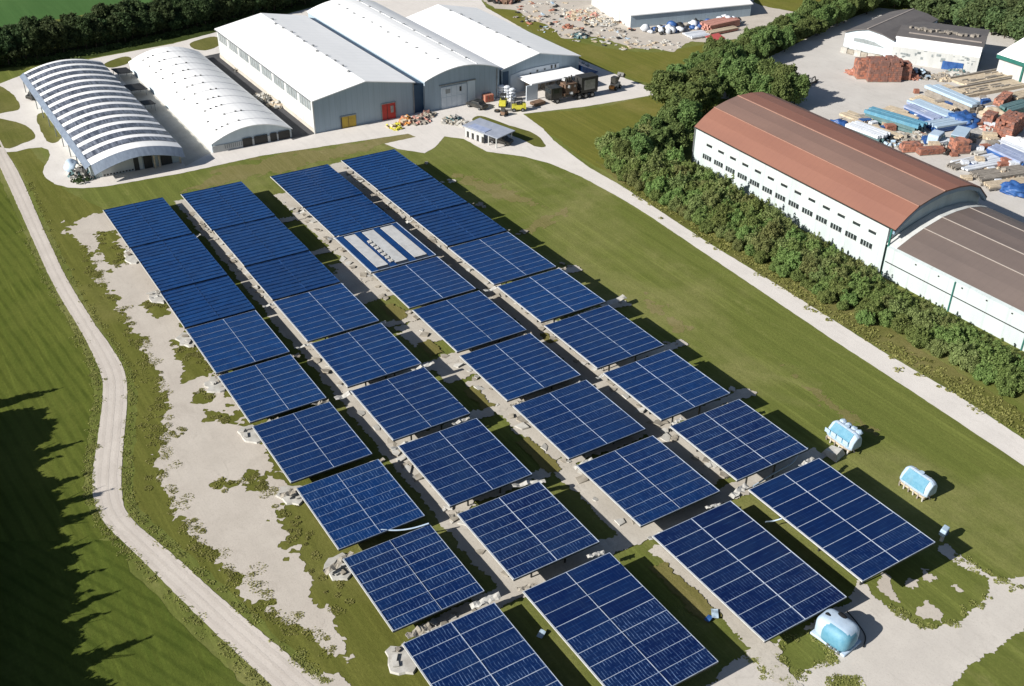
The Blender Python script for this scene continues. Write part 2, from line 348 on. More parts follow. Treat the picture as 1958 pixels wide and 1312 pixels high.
# ------------------------------------------------------------------ ground
def smooth_poly(pts, k=5):
    n = len(pts); out = []
    for i in range(n):
        a, b, c, d = (Vector(pts[(i+j) % n]) for j in (-1, 0, 1, 2))
        for t in (x/k for x in range(k)):
            out.append(0.5*((2*b)+(-a+c)*t+(2*a-5*b+4*c-d)*t*t+(-a+3*b-3*c+d)*t**3))
    return out
def sheet(name, pts, m, z, rough=0.12, smooth=True, world=False, fine=0.8, kind='structure', freq=0.9):
    q = [Vector(p) for p in pts] if world else [P(*p).xy for p in pts]
    if smooth: q = smooth_poly(q)
    out = []
    for i in range(len(q)):
        a, b = q[i], q[(i+1) % len(q)]; L = (b-a).length
        if L < 1e-4: continue
        k = max(1, min(400, int(L/fine))); nrm = Vector((-(b-a).y, (b-a).x))/L
        for j in range(k):
            p = a.lerp(b, j/k)
            d = noise.noise(Vector((p.x*freq, p.y*freq, z*50)))+0.6*noise.noise(Vector((p.x*freq*3, p.y*freq*3, 7+z*50)))
            out.append(p+nrm*d*rough)
    vs = [Vector((p.x, p.y, 0)) for p in out]
    tri = tessellate_polygon([vs])
    mb = MB(); mb.add([(p.x, p.y, z) for p in out], [t if (vs[t[1]]-vs[t[0]]).cross(vs[t[2]]-vs[t[0]]).z > 0 else t[::-1] for t in tri])
    o = mb.build(name, m); o['kind'] = kind
    return o, q
def inside(poly, x, y):
    x = np.asarray(x); y = np.asarray(y); r = np.zeros(x.shape, bool); n = len(poly)
    for i in range(n):
        (ax, ay), (bx, by) = poly[i], poly[(i+1) % n]
        c = ((ay > y) != (by > y)); 
        if ay == by: continue
        r ^= c & (x < (bx-ax)*(y-ay)/(by-ay)+ax)
    return r
def dist_poly(poly, x, y):
    d = np.full(x.shape, 1e9); n = len(poly)
    for i in range(n):
        a, b = np.array(poly[i]), np.array(poly[(i+1) % n]); e = b-a; L = (e**2).sum()+1e-9
        t = np.clip(((x-a[0])*e[0]+(y-a[1])*e[1])/L, 0, 1)
        d = np.minimum(d, np.hypot(x-a[0]-t*e[0], y-a[1]-t*e[1]))
    return np.where(inside(poly, x, y), d, -d)
def ragged(name, pts, m, z, cell=0.22, amp=1.0, freq=0.45, bias=0.0, holes=(), world=False, kind='structure', seed=0):
    "a sheet whose outline breaks up into patches: fine cells kept where distance plus noise is positive"
    q = [tuple(p) for p in pts] if world else [tuple(P(*p).xy) for p in pts]
    hs = [[tuple(P(*p).xy) for p in h] for h in holes]
    xs = [p[0] for p in q]; ys = [p[1] for p in q]
    nx = int((max(xs)-min(xs)+2)/cell); ny = int((max(ys)-min(ys)+2)/cell)
    gx = min(xs)-1+np.arange(nx+1)*cell; gy = min(ys)-1+np.arange(ny+1)*cell
    X, Y = np.meshgrid(gx, gy, indexing='ij')
    D = dist_poly(q, X, Y)
    for h in hs: D = np.minimum(D, -dist_poly(h, X, Y))
    N = np.zeros_like(D)
    near = np.argwhere((D > -3*amp) & (D < 4*amp+2))
    for i, j in near:
        p = Vector((X[i, j]*freq+seed, Y[i, j]*freq, seed*1.3))
        N[i, j] = noise.noise(p)+0.6*noise.noise(p*2.7)+0.45*noise.noise(p*6.5)
    F = D+amp*N*1.6+bias
    keep = (F > 0)
    mb = MB(); idx = -np.ones(X.shape, int); vs = []; fs = []
    rnd = np.random.RandomState(3)
    JX = X+(rnd.rand(*X.shape)-0.5)*cell*0.7; JY = Y+(rnd.rand(*X.shape)-0.5)*cell*0.7
    for i in range(nx):
        for j in range(ny):
            cs = ((i, j), (i+1, j), (i+1, j+1), (i, j+1))
            k = [c for c in cs if keep[c]]
            if len(k) < 3: continue
            f = []
            for c in k:
                if idx[c] < 0: idx[c] = len(vs); vs.append((JX[c], JY[c], z))
                f.append(int(idx[c]))
            fs.append(tuple(f))
    mb.add(vs, fs); o = mb.build(name, m); o['kind'] = kind
    return o, q
MB().add([(-2500, -1200, 0), (2500, -1200, 0), (2500, 3000, 0), (-2500, 3000, 0)], [(0, 1, 2, 3)]).build('ground', M['grass'])['kind'] = 'structure'

TRACK_L = [(-60, 200), (0, 320), (50, 430), (100, 540), (150, 625), (183, 690), (197, 740), (188, 830), (178, 900), (179, 950), (200, 1000), (260, 1060), (400, 1200), (520, 1312), (600, 1400)]
TRACK_R = [(710, 1400), (615, 1312), (560, 1260), (430, 1150), (330, 1060), (250, 990), (233, 940), (235, 860), (243, 770), (238, 710), (210, 660), (160, 590), (110, 500), (75, 420), (38, 335), (0, 270), (-40, 190)]
sheet('field', [(-400, -20), (-60, 240), (0, 345), (50, 455), (100, 560), (150, 650), (168, 700), (178, 760), (166, 860), (160, 930), (170, 980), (188, 1032), (-500, 1100)], M['field_left'], 0.012, 0.25)
sheet('field', [(-500, 1100), (188, 1032), (250, 1092), (380, 1225), (500, 1340), (560, 1400), (-400, 1500)], M['field_near'], 0.016, 0.25)
sheet('verge', [(-60, 200), (40, 330), (100, 450), (170, 590), (240, 690), (262, 760), (255, 900), (262, 960), (340, 1040), (470, 1160), (640, 1312), (720, 1380), (900, 1312), (760, 1180), (600, 900), (420, 700), (300, 560), (215, 415), (120, 360), (60, 285), (0, 230)], M['grass_left'], 0.008, 0.3)
sheet('track', TRACK_L+TRACK_R, M['track'], 0.03, 0.06, fine=0.35, freq=1.6)
def offset_line(q, d0, d1):
    a, b = [], []
    for i, p in enumerate(q):
        t = (q[min(i+1, len(q)-1)]-q[max(i-1, 0)]).normalized(); n = Vector((-t.y, t.x)); a.append(p+n*d0); b.append(p+n*d1)
    return a+b[::-1]
TL = [P(*p).xy for p in TRACK_L]; TR = [P(*p).xy for p in TRACK_R[::-1]]
mid_line = []
for p in TL:
    q = min((TR[i].lerp(TR[i+1], t/6) for i in range(len(TR)-1) for t in range(7)), key=lambda c: (c-p).length); mid_line.append((p+q)/2)
mid_line = [p for i, p in enumerate(mid_line)]
dense = []
for i in range(len(mid_line)-1):
    a_, b_, c_, d_ = mid_line[max(i-1, 0)], mid_line[i], mid_line[i+1], mid_line[min(i+2, len(mid_line)-1)]
    for t in (x/6 for x in range(6)): dense.append(0.5*((2*b_)+(-a_+c_)*t+(2*a_-5*b_+4*c_-d_)*t*t+(-a_+3*b_-3*c_+d_)*t**3))
for j, (a_, b_) in enumerate(((-.95, -.62), (.62, .95), (-.12, .12))):
    sheet('track_rut', offset_line(dense, a_, b_), M['rut'], 0.034+.002*j, 0.07, smooth=False, world=True, fine=.3, freq=1.8)
sheet('meadow', [(1060, 85), (1085, 78), (1180, 95), (1260, 100), (1330, 88), (1400, 80), (1420, 130), (1330, 170), (1260, 165), (1180, 140), (1110, 112)], M['meadow'], 0.012, 0.4)
sheet('meadow', [(905, 15), (985, 22), (1040, 45), (1085, 74), (1060, 80), (1000, 52)], M['meadow'], 0.014, 0.4)
sheet('meadow', [(1440, -10), (1560, -5), (1620, 10), (1500, 45), (1470, 20)], M['meadow'], 0.014, 0.4)
sheet('meadow', [(1000, 222), (1130, 208), (1250, 187), (1270, 240), (1180, 320), (1130, 312), (1060, 262)], M['meadow'], 0.010, 0.4)
sheet('field', [(-500, -150), (-300, 140), (0, 58), (200, 20), (420, -30), (300, -220)], M['field_far'], 0.01, 0.3)
sheet('crop_strip', [(-60, 158), (0, 132), (100, 122), (200, 106), (330, 82), (420, 60), (560, 22), (640, 0), (560, -5), (400, 36), (200, 80), (0, 112), (-80, 140)], M['tall_crop'], 0.012, 0.3)
ragged('dry_patch', [(500, 302), (620, 282), (720, 266), (800, 258), (790, 270), (700, 284), (600, 316), (500, 338), (350, 368), (400, 335)], M['dry_grass'], 0.014, 0.3, 2.2, 0.22)
# paved ground round the halls
sheet('apron', [(-10, 185), (0, 160), (60, 137), (130, 122), (200, 108), (330, 84), (420, 60), (520, 35), (650, 0), (760, -40), (900, -30), (930, 15), (1000, 55), (1105, 112), (1195, 150), (1252, 170), (1250, 182), (1120, 204), (1000, 218), (1038, 246), (1059, 269), (1092, 295), (1127, 321), (1110, 336), (1052, 313), (1003, 300), (930, 290), (887, 266), (850, 261), (832, 282), (812, 293), (760, 285), (735, 275), (795, 262), (780, 256), (620, 280), (500, 298), (350, 331), (200, 357), (160, 360), (130, 359), (105, 352), (88, 341), (82, 330), (85, 318), (93, 306), (96, 296), (92, 287), (80, 282), (55, 284), (32, 290), (0, 292)], M['road'], 0.022, 0.10, smooth=False, fine=0.6)
sheet('road', [(1052, 313), (1113, 339), (1188, 380), (1240, 412), (1400, 520), (1600, 655), (1743, 748), (1958, 891), (2300, 1115), (2300, 1040), (1958, 840), (1822, 750), (1700, 680), (1500, 553), (1350, 462), (1220, 376), (1179, 350), (1127, 321), (1092, 295)], M['road'], 0.026, 0.07, smooth=False, fine=0.5)
sheet('verge', [(1250, 395), (1400, 490), (1560, 590), (1740, 698), (1958, 832), (2100, 920), (2100, 880), (1958, 790), (1740, 655), (1500, 510), (1300, 400), (1200, 340), (1140, 310)], M['rough_grass'], 0.018, 0.5)
for pts in ([(-30, 168), (0, 165), (28, 185), (37, 208), (10, 215), (-30, 220)], [(-30, 232), (0, 227), (48, 240), (68, 262), (40, 276), (12, 284), (-30, 268)], [(70, 222), (103, 217), (122, 240), (114, 268), (90, 270)],
            [(200, 122), (240, 108), (252, 118), (215, 130)], [(365, 82), (410, 70), (422, 84), (398, 96), (372, 94)], [(974, 240), (1020, 255), (1043, 278), (1026, 281), (1000, 268), (960, 252), (905, 232), (920, 222)]):
    sheet('grass_island', pts, M['rough_grass'], 0.034, 0.15)
sheet('shaded_lane', [(225, 140), (262, 125), (415, 285), (355, 318)], M['concrete'], 0.03, 0.15, smooth=False)  # darker strip, shed shadow put into the ground colour
sheet('shaded_lane', [(372, 112), (428, 100), (604, 256), (560, 268)], M['shaded_lane'], 0.03, 0.1, smooth=False)  # dark strip, shadow of the low shed put into its colour
for k, pts in enumerate(([(1008, 440), (1040, 412), (1082, 402), (1078, 412), (1045, 428), (1018, 447)], [(1230, 560), (1290, 600), (1330, 640), (1300, 640), (1250, 600)], [(860, 330), (960, 350), (1040, 395), (960, 385), (880, 350)], [(1500, 700), (1600, 770), (1690, 840), (1650, 835), (1560, 770)])):
    ragged('dry_patch', pts, M['dry_grass'], 0.015+.001*k, .16, 1.0, .6, -.25 if k else .15, seed=20+k)
# junk yard behind and storage yard on the right
sheet('yard', [(925, -30), (940, 12), (985, 20), (1014, 37), (1044, 47), (1061, 59), (1080, 74), (1139, 71), (1176, 81), (1215, 92), (1257, 94), (1286, 99), (1301, 91), (1320, 80), (1348, 81), (1382, 76), (1421, 74), (1446, 64), (1530, 28), (1440, 4), (1430, -50), (1100, -110)], M['gravel'], 0.02, 0.5)
sheet('yard', [(1330, 185), (1400, 150), (1480, 105), (1600, 45), (1680, 15), (1960, 40), (2300, 160), (2300, 620), (1900, 420), (1600, 260), (1400, 190)], M['yard'], 0.02, 0.2, smooth=False)
# gravel beside the panels, breaking up into grass
ragged('gravel', [(122, 425), (205, 406), (262, 470), (318, 560), (385, 680), (452, 780), (530, 900), (556, 945), (535, 975), (552, 1040), (590, 1120), (640, 1190), (690, 1275), (640, 1255), (550, 1190), (455, 1110), (375, 1035), (318, 950), (305, 880), (316, 800), (312, 730), (285, 680), (240, 610), (200, 540), (165, 480)], M['gravel'], 0.03, 0.2, 1.0, 0.35, 0.1,
       holes=[[(185, 440), (225, 450), (245, 500), (215, 520), (185, 465)], [(270, 580), (320, 570), (330, 600), (300, 615)], [(330, 650), (380, 660), (415, 700), (360, 730), (340, 690)], [(370, 740), (400, 740), (405, 765), (370, 770)], [(395, 785), (430, 790), (440, 810), (400, 808)], [(420, 925), (480, 905), (510, 935), (470, 955)]])
ragged('sand', [(1640, 1105), (1674, 1144), (1730, 1178), (1755, 1195), (1785, 1200), (1828, 1191), (1867, 1165), (1897, 1127), (1888, 1108), (1830, 1080), (1790, 1050), (1811, 1042), (1871, 1085), (1922, 1114), (1990, 1090), (2100, 1100), (1990, 1180), (1905, 1238), (1854, 1277), (1800, 1340), (1700, 1420), (1400, 1420), (1350, 1312), (1400, 1262), (1470, 1235), (1560, 1190), (1620, 1150)], M['sand_yard'], 0.03, 0.16, 0.22, 0.8, 0.05,
       holes=[[(1490, 1225), (1540, 1205), (1562, 1195), (1580, 1235), (1600, 1258), (1560, 1270), (1520, 1300), (1490, 1260)], [(1590, 1300), (1610, 1290), (1650, 1302), (1640, 1330), (1590, 1330)]], seed=2)
for k, pts in enumerate(([(1757, 1085), (1775, 1086), (1788, 1105), (1778, 1114), (1762, 1104)], [(1730, 1105), (1745, 1108), (1752, 1122), (1738, 1125)], [(1745, 1160), (1775, 1152), (1803, 1172), (1795, 1188), (1765, 1186)], [(1815, 1115), (1830, 1118), (1842, 1134), (1828, 1132)], [(1690, 1100), (1705, 1120), (1716, 1150), (1700, 1150), (1680, 1125)],
                           [(590, 1170), (640, 1205), (670, 1260), (640, 1250), (600, 1210)], [(600, 1290), (650, 1290), (690, 1330), (620, 1330)])):
    ragged('sand', pts, M['gravel'], 0.034+.0007*k, 0.14, 0.35, 0.7, 0.1, seed=4+k)

# ------------------------------------------------------------------ solar tables
COLH = (1.6, 2.4, 1.9, 3.6)
COLX = ((25.05, 33.85), (36.6, 45.9), (50.55, 60.2), (62.8, 72.5))          # measured at 2.5 m
ROWS = (((152.6, 138.9), (138.2, 125.0), (123.8, 114.4), (113.4, 102.8), (101.6, 92.3), (90.5, 81.0), (78.7, 69.2), (67.4, 58.0), (55.8, 38.0)),
        ((152.3, 139.0), (137.7, 126.3), (124.9, 116.2), (114.3, 103.8), (102.6, 92.8), (91.2, 81.5), (79.6, 69.7), (67.3, 58.3), (55.6, 40.9)),
        ((151.8, 139.3), (138.2, 128.0), (126.9, 115.4), (114.5, 104.5), (103.4, 93.4), (91.2, 81.5), (79.5, 69.7), (67.4, 57.2), (55.3, 40.5)),
        ((152.1, 139.4), (138.2, 128.4), (127.3, 117.3), (116.0, 104.5), (103.1, 93.8), (91.8, 82.3), (79.6, 69.9), (67.7, 57.8), (55.6, 41.1)))
ORD = ('first', 'second', 'third', 'fourth', 'fifth', 'sixth', 'seventh', 'eighth', 'ninth')
CNAME = ('leftmost row', 'second row from the left', 'third row from the left', 'rightmost row')
def panel_mesh(x0, x1, y0, y1, tx, ty, th=0.05):
    mb = MB(); cx, cy = (x0+x1)/2, (y0+y1)/2
    zz = lambda x, y: (x-cx)*tx+(y-cy)*ty
    c = [(x0, y0), (x1, y0), (x1, y1), (x0, y1)]
    mb.add([(x, y, zz(x, y)) for x, y in c]+[(x, y, zz(x, y)-th) for x, y in c], [(0, 1, 2, 3), (7, 6, 5, 4), (0, 4, 5, 1), (1, 5, 6, 2), (2, 6, 7, 3), (3, 7, 4, 0)])
    o = mb.build('solar_panel', [M['panel']]); uv = o.data.uv_layers.new(name='UVMap')
    for lp in o.data.loops: v = o.data.vertices[lp.vertex_index].co; uv.data[lp.index].uv = (v.x-x0, v.y-y0)
    return o
post_me = None
for ci in range(4):
    h = COLH[ci]; k = (CAMH-h)/(CAMH-2.5)
    for ri, (yf, yn) in enumerate(ROWS[ci]):
        x0, x1 = (a*k for a in COLX[ci]); gap = (.22, .28, .4, .62, .85, 1.1, 1.3, 1.6, 0)[ri]; nxt = ROWS[ci][ri+1][0] if ri < 8 else 0
        yf_ = yf*k; yn_ = (nxt*k+gap) if ri < 8 else yn*k-.1
        x0 += random.uniform(-.1, .1); x1 += random.uniform(-.1, .1)
        striped = (ci == 2 and ri == 2)
        cx, cy = (x0+x1)/2, (yf_+yn_)/2; W_, L_ = x1-x0, yf_-yn_
        if striped: lab = 'blue solar table with three white panel strips, the only striped one'
        elif ri == 0: lab = 'blue solar table at the far end of the '+CNAME[ci]
        elif ri == 8: lab = 'long blue solar table at the near end of the '+CNAME[ci]
        else: lab = 'blue solar table, %s from the far end of the %s' % (ORD[ri], CNAME[ci])
        t = thing('solar_table', lab, 'solar table', (cx, cy, 0), 0, 'solar tables standing in four rows')
        tilt = -0.004                        # near edge a little higher
        far = ri < 3; nr = max(7, round(L_/(0.95 if far else 1.22 if ri < 6 else 1.3 if ri < 8 else 1.6)))
        lw = (0.06, 0.06, 0.05, 0.030, 0.032, 0.034, 0.034, 0.038, 0.050)[ri]
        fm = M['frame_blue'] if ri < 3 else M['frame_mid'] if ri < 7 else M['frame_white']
        tone = random.uniform(-.14, .14); roll = random.gauss(0, .004)
        top = Vector((0, 0, h))
        def Z(y): return h+y*tilt
        mbk = MB(); mbk.add([(sx*W_/2, sy*L_/2, Z(sy*L_/2)-dz) for dz in (0.10, 0.22) for sx, sy in ((-1, -1), (1, -1), (1, 1), (-1, 1))], [(0, 1, 2, 3), (7, 6, 5, 4), (0, 4, 5, 1), (1, 5, 6, 2), (2, 6, 7, 3), (3, 7, 4, 0)])
        mbk.build('backing_sheet', M['backsheet'], t)
        fr = MB()
        def barx(y, w): fr.add([(sx*W_/2, y+sy*w/2, Z(y)+dz) for dz in (0.028, -0.07) for sx, sy in ((-1, -1), (1, -1), (1, 1), (-1, 1))], [(0, 1, 2, 3), (7, 6, 5, 4), (0, 4, 5, 1), (1, 5, 6, 2), (2, 6, 7, 3), (3, 7, 4, 0)])
        def bary(x, w): fr.add([(x+sx*w/2, sy*L_/2, Z(sy*L_/2)+dz) for dz in (0.034, -0.08) for sx, sy in ((-1, -1), (1, -1), (1, 1), (-1, 1))], [(0, 1, 2, 3), (7, 6, 5, 4), (0, 4, 5, 1), (1, 5, 6, 2), (2, 6, 7, 3), (3, 7, 4, 0)])
        if striped:
            widths = [1.15, 1.7, 1.0, 1.8, 1.0, 1.9, 0.9]; sc_ = W_/sum(widths); xx = -W_/2
            for i, wd in enumerate(widths):
                wd *= sc_; a = -L_/2+0.9; b = L_/2-0.5
                if i % 2:
                    m2 = MB(); m2.add([(xx+.05, a, Z(a)+.03), (xx+wd-.05, a, Z(a)+.03), (xx+wd-.05, b, Z(b)+.03), (xx+.05, b, Z(b)+.03), (xx+.05, a, Z(a)-.05), (xx+wd-.05, a, Z(a)-.05), (xx+wd-.05, b, Z(b)-.05), (xx+.05, b, Z(b)-.05)], [(0, 1, 2, 3), (7, 6, 5, 4), (0, 4, 5, 1), (1, 5, 6, 2), (2, 6, 7, 3), (3, 7, 4, 0)])
                    m2.build('white_strip', M['strip_white'], t)
                    if i == 3:
                        br = MB()
                        for q in range(7): br.box((xx-0.35, a+0.7+q*1.1, Z(a+0.7+q*1.1)+0.10), (0.5, 0.75, 0.12), random.uniform(-.3, .3))
                        br.build('bracket', M['slab'], t)
                else:
                    o = panel_mesh(xx+.03, xx+wd-.03, -L_/2+.05, L_/2-.05, 0, 0); o.parent = t; o.location = (0, 0, h); o.rotation_euler = (math.atan(tilt), 0, 0); o.color = (0, 0.8, 0.0, 1)
                xx += wd
            barx(-L_/2+.04, .08); barx(L_/2-.04, .08); bary(-W_/2+.04, .09); bary(W_/2-.04, .09)
        else:
            mid = random.uniform(-0.25, 0.25)
            cols_ = [(-W_/2, mid), (mid, W_/2)]
            for r in range(nr):
                ya = -L_/2+L_*r/nr; yb = -L_/2+L_*(r+1)/nr
                for (xa, xb) in cols_:
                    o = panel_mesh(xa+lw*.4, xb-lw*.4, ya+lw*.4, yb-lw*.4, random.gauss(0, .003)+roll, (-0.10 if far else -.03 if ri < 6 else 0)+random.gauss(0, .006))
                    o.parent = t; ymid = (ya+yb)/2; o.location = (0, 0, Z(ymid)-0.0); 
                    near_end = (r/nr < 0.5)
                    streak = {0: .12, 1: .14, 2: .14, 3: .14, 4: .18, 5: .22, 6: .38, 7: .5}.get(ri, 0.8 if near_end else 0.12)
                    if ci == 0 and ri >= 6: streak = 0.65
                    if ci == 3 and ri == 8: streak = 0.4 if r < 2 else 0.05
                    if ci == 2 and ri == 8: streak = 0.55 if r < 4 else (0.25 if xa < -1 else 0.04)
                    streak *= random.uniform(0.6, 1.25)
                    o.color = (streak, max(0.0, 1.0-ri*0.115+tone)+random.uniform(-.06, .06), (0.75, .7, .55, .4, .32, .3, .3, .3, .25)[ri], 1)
            for r in range(nr+1): barx(-L_/2+L_*r/nr+(lw/2 if r == 0 else -lw/2 if r == nr else 0), lw*random.uniform(.8, 1.15))
            bary(mid, lw*(1.1 if ri > 1 else 0.7)); bary(-W_/2+.03, .06); bary(W_/2-.03, .05)
        fr.build('frame', fm if not striped else M['frame_white'], t)
        ed = MB(); ed.box((-W_/2-0.05, 0, h-0.03), (0.06, L_, 0.12), 0, (math.atan(tilt), 0)); ed.build('edge_rail', M['frame_edge'], t)
        for sx in (-0.2, 0.2):
            for sy in (-0.36, 0, 0.36):
                if post_me is None or True:
                    zt = Z(sy*L_)-0.22
                    MB().box((sx*W_, sy*L_, zt/2), (0.14, 0.14, zt)).build('post', M['dark'], t)
        MB().box((-0.2*W_, 0, h-0.32), (0.12, L_*0.96, 0.16), 0, (math.atan(tilt), 0)).build('support_beam', M['steel'], t)
        MB().box((0.2*W_, 0, h-0.32), (0.12, L_*0.96, 0.16), 0, (math.atan(tilt), 0)).build('support_beam', M['steel'], t)

# walkways between the rows
STRIP_N = [0]
def strip(x0, x1, y0, y1, m=None, name='path', z=0.04, amp=0.28, seed=1):
    STRIP_N[0] += 1; z = 0.04+.003*STRIP_N[0]
    ragged(name, [(x0, y0), (x1, y0), (x1, y1), (x0, y1)], M[m or 'concrete'], z, 0.16, amp, 0.55, 0.05, world=True, seed=seed)
strip(36.0, 38.5, 57, 156)
strip(33.5, 40.0, 57.0, 59.2, seed=3); strip(28, 40.5, 57.0, 59.0, z=0.044, seed=4, amp=0.2)
for a, b, x in ((121, 150, 50.3), (112, 121, 47.0), (99, 104.5, 48.4), (90, 95.5, 48.2), (72, 89, 50.2), (57, 72, 49.7), (40, 56, 51.0)): strip(x, 52.8, a, b, seed=a)
strip(62.3, 65.7, 60, 157, seed=5)
strip(36, 76, 57.2, 59.4, seed=6, amp=0.2, z=0.046)
strip(38.5, 39.9, 36, 56, seed=9, m='concrete'); strip(50.3, 52.0, 34, 42, seed=10)
for y in (69.3, 81.3, 93, 104, 116, 127, 139): 
    strip(50, 77.5 if y < 110 else 74, y+.8, y+2.3, seed=y, amp=0.35, z=0.043)
    strip(37, 50, y+.8, y+2.2, seed=y+50, amp=0.45, z=0.043)
ragged('sand', [(46.5, 112), (52.5, 112), (52.5, 124), (48.5, 124)], M['gravel'], 0.038, 0.16, 0.5, 0.5, world=True, seed=12)

for k, (a, b, c, d) in enumerate(((49.2, 51.3, 105.5, 110), (49.0, 51.0, 96, 99.6), (48.9, 50.8, 70, 76.5), (49.3, 51.3, 46, 54), (49.0, 50.6, 83.5, 88), (63.0, 64.2, 91, 93.5))):
    ragged('dry_patch', [(a, c), (b, c), (b, d), (a, d)], M['olive_mat'], 0.14+.002*k, .16, .25, .6, world=True, seed=40+k)
# concrete pads along the outer left edge
PADS = [(256, 494), (303, 569), (360, 651), (413, 738), (482, 833), (558, 948), (648, 1085), (768, 1262)]
WHERE = ('farthest', 'second farthest', 'third farthest', 'fourth farthest', 'fourth nearest', 'third nearest', 'second nearest', 'nearest')
for i, (px, py) in enumerate(PADS):
    p = P(px, py); s = 0.9+0.09*i
    t = thing('concrete_pad', 'white concrete pad, %s of those along the left edge of the solar tables' % WHERE[i], 'concrete pad', p, random.uniform(-.2, .2), 'concrete pads by the leftmost row')
    mb = MB(); n = 14; pts = [(1.25*math.cos(a)*(1+.5*noise.noise(Vector((i*3.3, math.cos(a)*1.5, math.sin(a)*1.5))))*1.1, 1.7*math.sin(a)*(1+.5*noise.noise(Vector((i*5.1, math.cos(a)*2, math.sin(a)*2))))) for a in (2*math.pi*j/n for j in range(n))]
    mb.add([(x, y, 0.02) for x, y in pts]+[(x*.95, y*.95, 0.22) for x, y in pts], [(j, (j+1) % n, n+(j+1) % n, n+j) for j in range(n)]+[tuple(range(n, 2*n))])
    mb.build('pad', M['slab'], t)
    for q in range(4): MB().box((random.uniform(-.8, .8), random.uniform(-1.2, 1.2), 0.36), (random.uniform(.3, .9), random.uniform(.2, .5), 0.12), random.uniform(0, 3), (random.uniform(-.1, .1), 0)).build('block', M['stone' if q == 1 else 'slab'], t)

# loose broken slabs on the walkways
proto = []
for k in range(5):
    n = random.choice((4, 5, 6)); mb = MB(); pts = [(math.cos(2*math.pi*j/n+.3)*random.uniform(.4, .75), math.sin(2*math.pi*j/n+.3)*random.uniform(.35, .7)) for j in range(n)]
    mb.add([(x, y, 0) for x, y in pts]+[(x*.95, y*.95, 0.16) for x, y in pts], [(j, (j+1) % n, n+(j+1) % n, n+j) for j in range(n)]+[tuple(range(n, 2*n))])
    proto.append(mb.build('broken_slab', M['slab' if k % 2 else 'stone']))
def scatter_slabs(n, fx, fy, label, group, sc=(.6, 1.5)):
    for i in range(n):
        o = proto[i % 5].copy(); col.objects.link(o); o.location = (fx(), fy(), random.uniform(.03, .1)); o.rotation_euler = (random.gauss(0, .12), random.gauss(0, .12), random.uniform(0, 6)); s = random.uniform(*sc)*.85; o.scale = (s*random.uniform(.7, 1.3), s, s*random.uniform(.5, 1.0)); tag(o, label, 'broken slab', group, 'thing')
U = random.uniform
scatter_slabs(70, lambda: U(36.9, 38.2), lambda: U(58, 152), 'broken concrete slab on the walkway between the two leftmost table rows', 'slabs between the two leftmost rows')
scatter_slabs(46, lambda: U(50.4, 52.2), lambda: U(58, 150), 'broken concrete slab on the walkway between the middle table rows', 'slabs between the middle rows')
scatter_slabs(80, lambda: U(63.4, 65.2), lambda: U(60, 155), 'broken concrete slab on the walkway between the two rightmost table rows', 'slabs between the two rightmost rows')
scatter_slabs(34, lambda: U(74.5, 77.2), lambda: random.choice((150, 141, 130, 119, 107, 95, 83.5, 71.5))+U(-.8, .8), 'broken concrete slab on the grass along the right side of the tables', 'slabs along the right side', (.5, 1.2))
scatter_slabs(24, lambda: U(28, 33), lambda: U(56.6, 58.6), 'broken concrete slab in the gap before the near left table', 'slabs before the near left table', (.5, 1.1))
for o in proto: bpy.data.objects.remove(o)
# cables and pipes lying across the gaps
def tube(name, pts, r, m, label, cat, group=None):
    q = [Vector(p) for p in pts]; mb = MB(); mb.smooth = True; path = []
    for i in range(len(q)-1):
        a, b, c, d = q[max(i-1, 0)], q[i], q[i+1], q[min(i+2, len(q)-1)]
        for t in (x/8 for x in range(8)): path.append(0.5*((2*b)+(-a+c)*t+(2*a-5*b+4*c-d)*t*t+(-a+3*b-3*c+d)*t**3))
    path.append(q[-1]); n = 6; vs = []
    for i, p in enumerate(path):
        d = (path[min(i+1, len(path)-1)]-path[max(i-1, 0)]).normalized(); a = d.cross(Vector((0, 0, 1))).normalized(); b = a.cross(d)
        vs += [p+a*math.cos(2*math.pi*j/n)*r+b*math.sin(2*math.pi*j/n)*r for j in range(n)]
    mb.add(vs, [(i*n+j, i*n+(j+1) % n, (i+1)*n+(j+1) % n, (i+1)*n+j) for i in range(len(path)-1) for j in range(n)])
    return tag(mb.build(name, m), label, cat, group)
tube('pipe', [P(728, 1013, 1.6), P(760, 1014, 1.5), P(790, 1010, 1.6), P(820, 1001, 1.9)], 0.08, M['tank_white'], 'white pipe sagging across the gap before the eighth table of the leftmost row', 'pipe')
tube('pipe', [P(1440, 930, 1.0), P(1480, 905, 1.1), P(1515, 885, 1.3), P(1528, 866, 1.7), P(1545, 856, 2.0)], 0.09, M['tank_white'], 'white pipe curving behind the near right solar table', 'pipe')
tube('cable', [P(1464, 998, 1.2), P(1480, 996, 1.0), P(1500, 990, 1.8)], 0.07, M['tank_white'], 'pale cable at the left side of the near right table', 'cable')
tube('cable', [P(1143, 706, 0.6), P(1180, 690, 0.7), P(1215, 676, 1.0)], 0.08, M['beige_wood'], 'beige cable in the gap between two tables of the rightmost row', 'cable')
def sheet_scrap(px, py, z, rz, size, m, label):
    mb = MB(); nx, ny = 8, 5
    for i in range(nx+1):
        for j in range(ny+1):
            x = (i/nx-.5)*size[0]; y = (j/ny-.5)*size[1]; mb.v.append((x, y, 0.22*noise.noise(Vector((x*1.3+px, y*1.3, 0)))))
    for i in range(nx):
        for j in range(ny): a = i*(ny+1)+j; mb.f.append((a, a+ny+1, a+ny+2, a+1)); mb.mi.append(0)
    o = mb.build('plastic_sheet', m, None, P(px, py, z)); o.rotation_euler = (0, 0, rz)
    md = o.modifiers.new('thickness', 'SOLIDIFY'); md.thickness = 0.03
    return tag(o, label, 'sheet')
